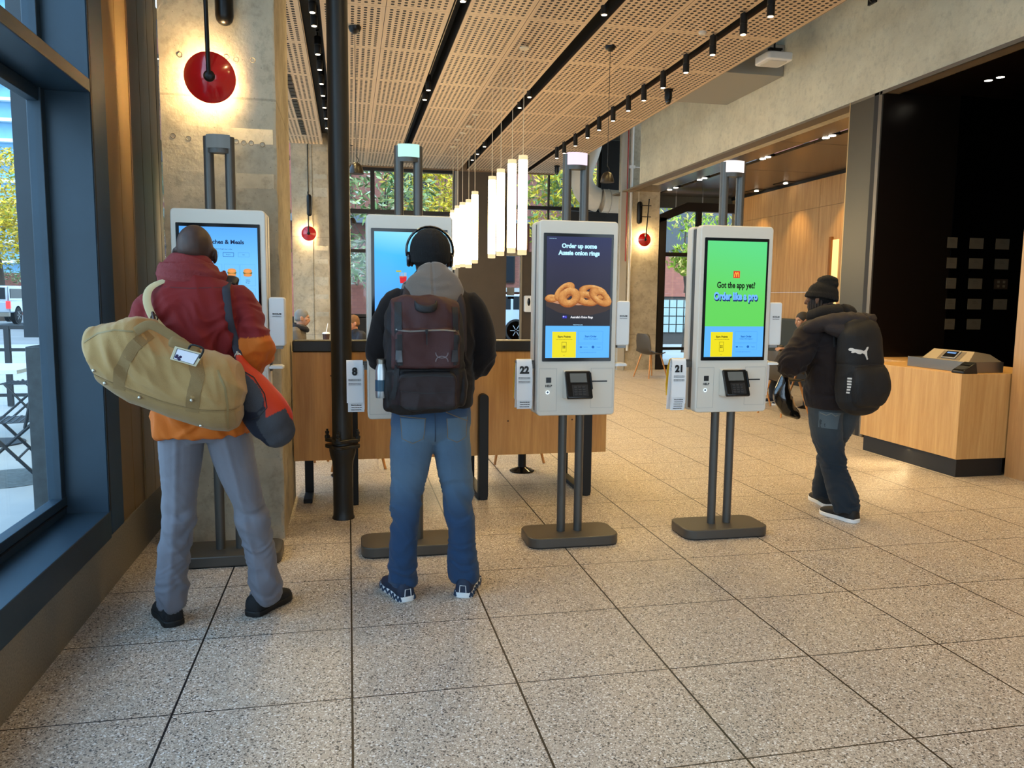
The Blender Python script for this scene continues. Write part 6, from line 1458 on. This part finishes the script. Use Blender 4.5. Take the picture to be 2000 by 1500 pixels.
# outdoor woven chairs, tables, railing
M_OUT = M('chair_charcoal', S(40, 44, 48), .5, .2)
def outchair(x, y, rz, label):
    t = thing('woven_chair', label, 'chair', (x, y, 0), 0, 'outdoor woven chairs')
    ORG[t.name] = V(0, 0, 0); t.rotation_euler = (0, 0, rz)
    f = MB()
    for s_ in (-1, 1):
        f.tube([(s_*.24, .26, 0), (s_*.24, -.12, .46)], .013, 8); f.tube([(s_*.22, -.28, 0), (s_*.22, .20, .44)], .013, 8); f.tube([(s_*.22, .16, .42), (s_*.21, .26, .88)], .012, 8)
    f.tube([(-.21, .26, .88), (.21, .26, .88)], .012, 8); f.tube([(-.24, .1, .18), (.24, .1, .18)], .009, 8)
    obj('frame', f, M_OUT, t, local=True)
    w = MB()
    for i in range(9):
        x_ = -.19+.0475*i; w.bar((x_, .165, .46), (x_*.97, .262, .87), .014, .004); w.bar((x_, .18, .455), (x_, -.22, .455), .014, .004)
    for i in range(10): z = .48+.04*i; w.bar((-.21, .168+.0235*i/1.0*1.0*.1*10/10, z), (.21, .168+.0235*i, z), .012, .004)
    for i in range(9): w.bar((-.21, .16-.045*i, .458), (.21, .16-.045*i, .458), .014, .004)
    obj('weave', w, M_OUT, t, local=True); return t
outchair(-2.62, 3.95, -PI*.44, 'charcoal woven outdoor chair nearest the left window'); outchair(-3.5, 6.75, -PI*.5, 'charcoal woven outdoor chair behind the pale outdoor table')
t = thing('outdoor_table', 'pale square outdoor table beyond the left window', 'table', (-3.35, 5.55, 0))
obj('top', MB().box(-3.75, -2.98, 5.15, 5.95, .70, .735), M('table_ice', S(214, 222, 222), .4), t); obj('column', MB().cyl((-3.35, 5.55, 0), (-3.35, 5.55, .7), .03), M_OUT, t); obj('base', MB().lathe((-3.35, 5.55, -.01), [(.25, 0), (.25, .015), (.05, .03)], 28), M_OUT, t)
t = thing('patio_railing', 'black metal railing round the outdoor seating', 'railing', (-5, 8.25, 0))
for x in (-7.2, -6.2, -5.2, -4.24): obj('post', MB().box(x-.03, x+.03, 8.22, 8.28, 0, 1.02), M_OUT, t)
b = MB().box(-7.5, -3.6, 8.23, 8.27, .98, 1.03).box(-7.5, -3.6, 8.23, 8.27, .70, .74).box(-7.5, -3.6, 8.23, 8.27, .12, .16); obj('rail', b, M_OUT, t)
t = thing('flower_pot', 'pot with yellow flowers on the pale outdoor table', 'flower pot', (-3.62, 5.7, .735))
obj('pot', MB().lathe((-3.62, 5.7, .735), [(.05, 0), (.065, .09), (.068, .1)], 18), M_OUT, t)
def leaves(c, r, n, ls, cols, seed=0, droop=0, shell=.55):
    rnd = random.Random(seed); vs = []; fs = []; cc = []
    for i in range(n):
        while True:
            p = V(rnd.uniform(-1, 1), rnd.uniform(-1, 1), rnd.uniform(-1, 1))
            if shell < p.length < 1: break
        q = V(c[0]+p.x*r[0], c[1]+p.y*r[1], c[2]+p.z*r[2]); q += V(*(noise.noise(q*(1.5/max(r))+V(k*9, 0, 0))*r[k]*.35 for k in range(3)))
        d = V(rnd.gauss(0, 1), rnd.gauss(0, 1), rnd.gauss(0, .6)-droop).normalized(); s_ = d.cross(V(rnd.gauss(0, 1), rnd.gauss(0, 1), rnd.gauss(0, 1))).normalized(); L = ls*rnd.uniform(.6, 1.3); w = L*.28
        o = len(vs); vs += [q-d*L*.5, q+s_*w*.5, q+d*L*.5, q-s_*w*.5]; fs.append((o, o+1, o+2, o+3)); col = rnd.choice(cols); k = rnd.uniform(.75, 1.15); cc += [tuple(x*k for x in col)]*4
    return vs, fs, cc
MLEAF = MV('leaf_cloth', .7, 0, 10, .2)
def foliage(parent, blobs, ls, cols, droop=0, shell=.5):
    V_, F_, C_ = [], [], []
    for i, (c, r, n) in enumerate(blobs):
        a, f, cc = leaves(c, r, n, ls, cols, i+1, droop, shell); o = len(V_); V_ += a; F_ += [tuple(k+o for k in q) for q in f]; C_ += cc
    me = bpy.data.meshes.new('foliage'); me.from_pydata([tuple(v) for v in V_], [], F_); a = me.color_attributes.new('Col', 'FLOAT_COLOR', 'POINT')
    for i, c in enumerate(C_): a.data[i].color = (*c, 1)
    return obj('foliage', me, MLEAF, parent, sm=0)
foliage(t, [((-3.62, 5.7, .93), (.12, .12, .11), 260)], .05, [S(230, 200, 30), S(110, 150, 50)], shell=0)
obj('drain_cover', MB().lathe((-2.62, 3.95, -.012), [(.36, 0), (.36, .006)], 40), M('iron_cover', S(84, 92, 92), .6, var=.5, vscale=30), label='round iron drain cover in the paving outside', cat='drain cover')
GRN = [S(112, 140, 84), S(146, 168, 110), S(84, 110, 66), S(170, 180, 124), S(196, 200, 176)]; YEL = [S(222, 190, 52), S(200, 178, 44), S(150, 156, 54), S(226, 196, 84)]; BARK = M('bark', S(84, 72, 62), .9, bump=.8, bscale=12)
def tree(x, y, z0, h, blobs, ls, cols, label, tr=.12, droop=0, shell=.4):
    t = thing('street_tree', label, 'tree', (x, y, z0))
    b = MB().tube([(x, y, z0), (x+.1, y, z0+h*.3), (x-.05, y, z0+h*.6), (x+.05, y, z0+h)], [tr, tr*.8, tr*.6, tr*.3], 10, sub=3)
    for c, r, n in blobs: b.tube([(x, y, z0+h*.4), ((x+c[0])/2, (y+c[1])/2, (z0+h*.4+c[2])/2+.2), c], [tr*.5, tr*.35, tr*.12], 8, sub=3)
    obj('trunk', b, BARK, t); foliage(t, blobs, ls, cols, droop, shell); return t
tree(-21, 51, -.3, 8, [((-21.3, 51, 7.6), (3.0, 3, 2.8), 3600), ((-20.6, 50, 5.4), (3.2, 2.5, 2.0), 3000), ((-23, 50, 4.6), (3, 2.5, 2.2), 1800)], .36, YEL+[S(230, 204, 70)], 'yellow autumn street tree seen through the left window', .25)
tree(-20.2, 54, -.3, 4, [((-20.5, 54, 2.9), (2.6, 1.6, .9), 1200)], .25, GRN, 'green street tree low behind the pickup truck', .14)
tree(.9, 17.2, -.1, 4.4, [((-.1, 17.4, 3.6), (1.1, .8, .9), 300), ((1.0, 17.2, 4.3), (1.2, .9, 1.0), 480), ((.4, 17.0, 2.2), (.8, .6, .7), 420), ((-.3, 17.3, 2.7), (.7, .5, .5), 240), ((1.5, 17.4, 3.5), (.9, .6, .8), 300)], .24, GRN, 'green leafy tree outside the left back windows', .05, .3, 0)
tree(2.6, 19.0, -.1, 4.8, [((2.3, 19, 4.5), (1.3, .9, 1.0), 1500), ((2.6, 18.6, 3.6), (1.2, .8, .8), 1300), ((1.9, 18.8, 5.2), (1.0, .8, .6), 700)], .17, YEL, 'yellow-green tree outside the back windows left of the brown panel', .05, .3, 0)
tree(6.1, 18.2, -.1, 5.0, [((5.6, 18.2, 4.6), (1.1, .8, .9), 900), ((6.5, 18.2, 4.0), (1.1, .8, 1.0), 900), ((5.2, 18.0, 3.3), (.7, .5, .5), 300)], .22, GRN[:2]+YEL, 'green and yellow tree outside the upper right back window', .05, .5, 0)
tree(9.4, 18.2, -.1, 4.4, [((9.7, 18.0, 3.9), (1.1, .7, .9), 600), ((9.3, 17.6, 2.55), (.65, .5, .45), 900)], .2, [S(170, 190, 60), S(130, 160, 50), S(210, 190, 110)], 'tree with a hanging lime-green clump outside the side-room glazing', .05, .9, 0)
# street buildings
def brick(name, c1, c2, mort, sc=1.0):
    m, t, b = nodes(name); g = N(t, 'ShaderNodeTexCoord').outputs['Object']; sp = N(t, 'ShaderNodeSeparateXYZ'); t.links.new(g, sp.inputs[0]); cb = N(t, 'ShaderNodeCombineXYZ')
    t.links.new(mth(t, 'ADD', sp.outputs['X'], sp.outputs['Y']), cb.inputs[0]); t.links.new(sp.outputs['Z'], cb.inputs[1])
    br = N(t, 'ShaderNodeTexBrick'); br.inputs['Scale'].default_value = 4.5*sc; br.inputs['Color1'].default_value = (*c1, 1); br.inputs['Color2'].default_value = (*c2, 1); br.inputs['Mortar'].default_value = (*mort, 1); br.inputs['Mortar Size'].default_value = .015
    t.links.new(cb.outputs[0], br.inputs[0]); t.links.new(br.outputs[0], b.inputs['Base Color']); b.inputs['Roughness'].default_value = .9; return m
M_BR = brick('red_brick', S(120, 70, 58), S(104, 60, 52), S(110, 88, 78)); M_BR2 = brick('terracotta_wall', S(150, 92, 78), S(140, 84, 72), S(132, 84, 74), .6)
M_DW = M('street_window', S(24, 30, 36), .3, spec=.25); M_CST = M('cast_stone', S(150, 152, 150), .8)
t = thing('brick_building', 'dark red brick building with grey steel balcony bands across the street behind', 'building', (3, 36, -.3))
obj('wall', MB().box(-14, 30, 36, 42, -.3, 14), M_BR, t)
for i in range(9):
    x = -10+i*4.0
    for z in (2.2, 6.0, 9.8): f = obj('window', MB().box(x, x+2.2, 35.9, 36, z, z+2.3), M_FRAME2, t); obj('pane', MB().box(x+.08, x+2.12, 35.86, 35.9, z+.08, z+2.22), M_DW, f)
obj('steel_band', MB().box(-14, 30, 35.2, 35.95, 4.9, 5.25), M('band_steel', S(76, 88, 96), .5, .3), t)
obj('ledge', MB().box(-14, 30, 35.7, 35.96, 1.75, 1.95), M_CST, t)
t = thing('planter_wall', 'terracotta planter wall with leafy plants outside the back windows', 'planter', (-.5, 19.6, -.1))
obj('wall', MB().box(-3, 3.2, 19.6, 20.2, .78, 1.95), M_BR2, t); obj('base_ledge', MB().box(-3, 3.2, 19.5, 20.25, .42, .78), M_CST, t); obj('base', MB().box(-3, 3.2, 19.65, 20.2, -.1, .42), M_BLACK, t)
foliage(t, [((-.2, 19.5, 2.25), (.9, .35, .45), 700), ((1.4, 19.6, 2.2), (.9, .3, .35), 500)], .2, GRN, .6, 0)
t = thing('brick_wall', 'terracotta wall with glass-block window beyond the side-room glazing', 'wall', (10.5, 22, -.1))
obj('wall', MB().box(8.2, 14, 22.0, 22.4, 1.55, 3.0), M_BR2, t); obj('lower_wall', MB().box(8.2, 14, 22.05, 22.4, -.1, 1.55), M('lower_dark', S(60, 56, 54), .8), t); obj('upper_wall', MB().box(8.2, 14, 22.1, 22.4, 3.0, 9), M('upper_grey', S(64, 70, 74), .7), t)
g_ = MB()
for i in range(7):
    for j in range(4): g_.box(10.35+i*.26, 10.57+i*.26, 22.0, 22.04, .35+j*.28, .60+j*.28)
obj('glass_block', g_, M('glass_block', S(140, 160, 160), .3), t)
t = thing('glass_tower', 'blue glass high-rise seen at the top of the left window', 'building', (-70, 142, 0))
b = MB().box(-110, -52, 140, 150, -.3, 100); obj('wall', b, M('tower_glass', S(110, 165, 200), .15, var=.3, vscale=.15), t)
for k in range(20): obj('balcony_slab', MB().box(-110, -51.6, 138.8, 140, 3+k*3.2, 3.5+k*3.2), M('slab_white', S(214, 224, 232), .6), t)
for k in range(14): obj('mullion', MB().box(-109+k*4.1, -108.8+k*4.1, 139.7, 140, 0, 100), M('tower_mullion', S(70, 104, 134), .5), t)
obj('street_building', MB().box(-60, -14, 66, 69, -.3, 3.0), M_BR, label='low red brick building behind the street tree at left', cat='building')
# vehicles
def wheel(par, c, r, w, axis='X'):
    a = axis; h = obj('wheel', MB().lathe(c, [(r*.62, -w/2), (r*.95, -w/2), (r, -w*.35), (r, w*.35), (r*.95, w/2), (r*.62, w/2)], 32, axis=a), M('tyre', S(24, 24, 26), .8), par)
    b = MB().lathe(c, [(r*.62, -w*.42), (r*.60, -w*.3), (r*.1, -w*.3)], 28, axis=a); obj('rim', b, M('rim_dark', S(60, 62, 66), .4, .5), h)
    s_ = MB(); R_ = {'X': 'X', 'Y': 'Y'}[a]
    for k in range(6):
        an = 2*PI*k/6
        o1 = {'Y': V(math.cos(an), 0, math.sin(an)), 'X': V(0, math.cos(an), math.sin(an))}[a]; ax = {'Y': V(0, 1, 0), 'X': V(1, 0, 0)}[a]
        for sg in (-1, 1): s_.bar(V(*c)+o1*r*.12+ax*sg*w*.42, V(*c)+o1*r*.60+ax*sg*w*.42, r*.16, .02)
    s_.lathe(c, [(r*.16, -w*.46), (r*.16, w*.46)], 16, axis=a); obj('spoke', s_, M('rim_alloy', S(186, 190, 194), .3, .7), h)
def car(name, label, cat, prof, win, x0, y0, z0, length_axis, width, paint, wx, wr, lamps=None, group=None):
    """side profile (s, z) along +length axis; sides at +-width/2"""
    t = thing(name, label, cat, (x0, y0, z0))
    ax = 'Y' if length_axis == 'X' else 'X'
    def side(poly, a0, a1):
        if length_axis == 'X': return MB().prism([(x0+s_, z0+z) for s_, z in poly], 'Y', y0+a0, y0+a1)
        return MB().prism([(y0+s_, z0+z) for s_, z in poly], 'X', x0+a0, x0+a1)
    obj('body', side(prof, -width/2, width/2), paint, t, bev=.06, bseg=3)
    for k, w in enumerate(win):
        b = side(w, -width/2-.01, width/2+.01); obj('window', b, M_DW, t)
    for s_ in wx:
        for k in (-1, 1):
            c = (x0+s_, y0+k*(width/2-.10), z0+wr) if length_axis == 'X' else (x0+k*(width/2-.10), y0+s_, z0+wr)
            wheel(t, c, wr, .24, ax)
            obj('wheel_arch', MB().lathe((c[0], c[1]+(k*.02 if ax == 'Y' else 0), c[2]), [(wr*1.16, -.10), (wr*1.16, .10)], 28, axis=ax), M_BLACK, t)
    return t
SUV = [(-2.3, .45), (-2.35, .9), (-2.2, 1.15), (-1.2, 1.22), (-.55, 1.85), (2.2, 1.88), (2.4, 1.2), (2.42, .45)]
SW = [[(-1.0, 1.25), (-.5, 1.76), (.25, 1.78), (.25, 1.25)], [(.38, 1.25), (.38, 1.78), (1.2, 1.78), (1.2, 1.25)], [(1.3, 1.25), (1.3, 1.78), (2.1, 1.78), (2.2, 1.25)]]
P_SIL = M('paint_silver', S(176, 190, 204), .25, .4, coat=.6); P_BLU = M('paint_blue', S(60, 80, 120), .25, .4, coat=.6)
car('parked_suv', 'silver-blue parked car seen through the far glass door', 'car', SUV, SW, 5.22, 29.2, -.27, 'X', 1.9, P_SIL, (1.42, -1.5), .40)
car('parked_car', 'dark blue parked car glimpsed past the right concrete column', 'car', [(s_*.9, z*.82) for s_, z in SUV], [[(a*.9, b_*.82) for a, b_ in w] for w in SW], 12.3, 27.0, -.3, 'Y', 1.8, P_BLU, (1.3, -1.3), .34)
PK = [(-2.9, .55), (-2.95, 1.15), (-1.0, 1.18), (-.95, 1.95), (1.0, 1.98), (1.55, 1.3), (2.9, 1.2), (3.0, .55)]
t = car('pickup_truck', 'silver pickup truck with red tail light on the street at left', 'truck', PK, [[(-.9, 1.25), (-.85, 1.85), (-.05, 1.85), (-.05, 1.25)], [(.05, 1.25), (.05, 1.85), (.85, 1.85), (1.3, 1.28)]], -18.1, 45.0, -.15, 'Y', 2.0, P_SIL, (-1.9, 1.9), .42)
# rear of the truck faces the restaurant: canopy glass, tail lights, bumper
obj('canopy', MB().box(-19.05, -17.15, 42.1, 44.1, .95, 1.8), P_SIL, t, bev=.08); obj('rear_window', MB().box(-18.9, -17.3, 42.06, 42.10, 1.1, 1.7), M_DW, t); obj('side_window', MB().box(-17.16, -17.13, 42.3, 43.9, 1.15, 1.65), M_DW, t)
for x in (-19.1, -17.26): obj('tail_light', MB().box(x, x+.2, 42.0, 42.12, .62, 1.0), M('tail_red', S(220, 40, 40), .3, emit=1.2), t)
obj('bumper', MB().box(-19.1, -17.1, 41.9, 42.1, .22, .42), M_STEEL, t)
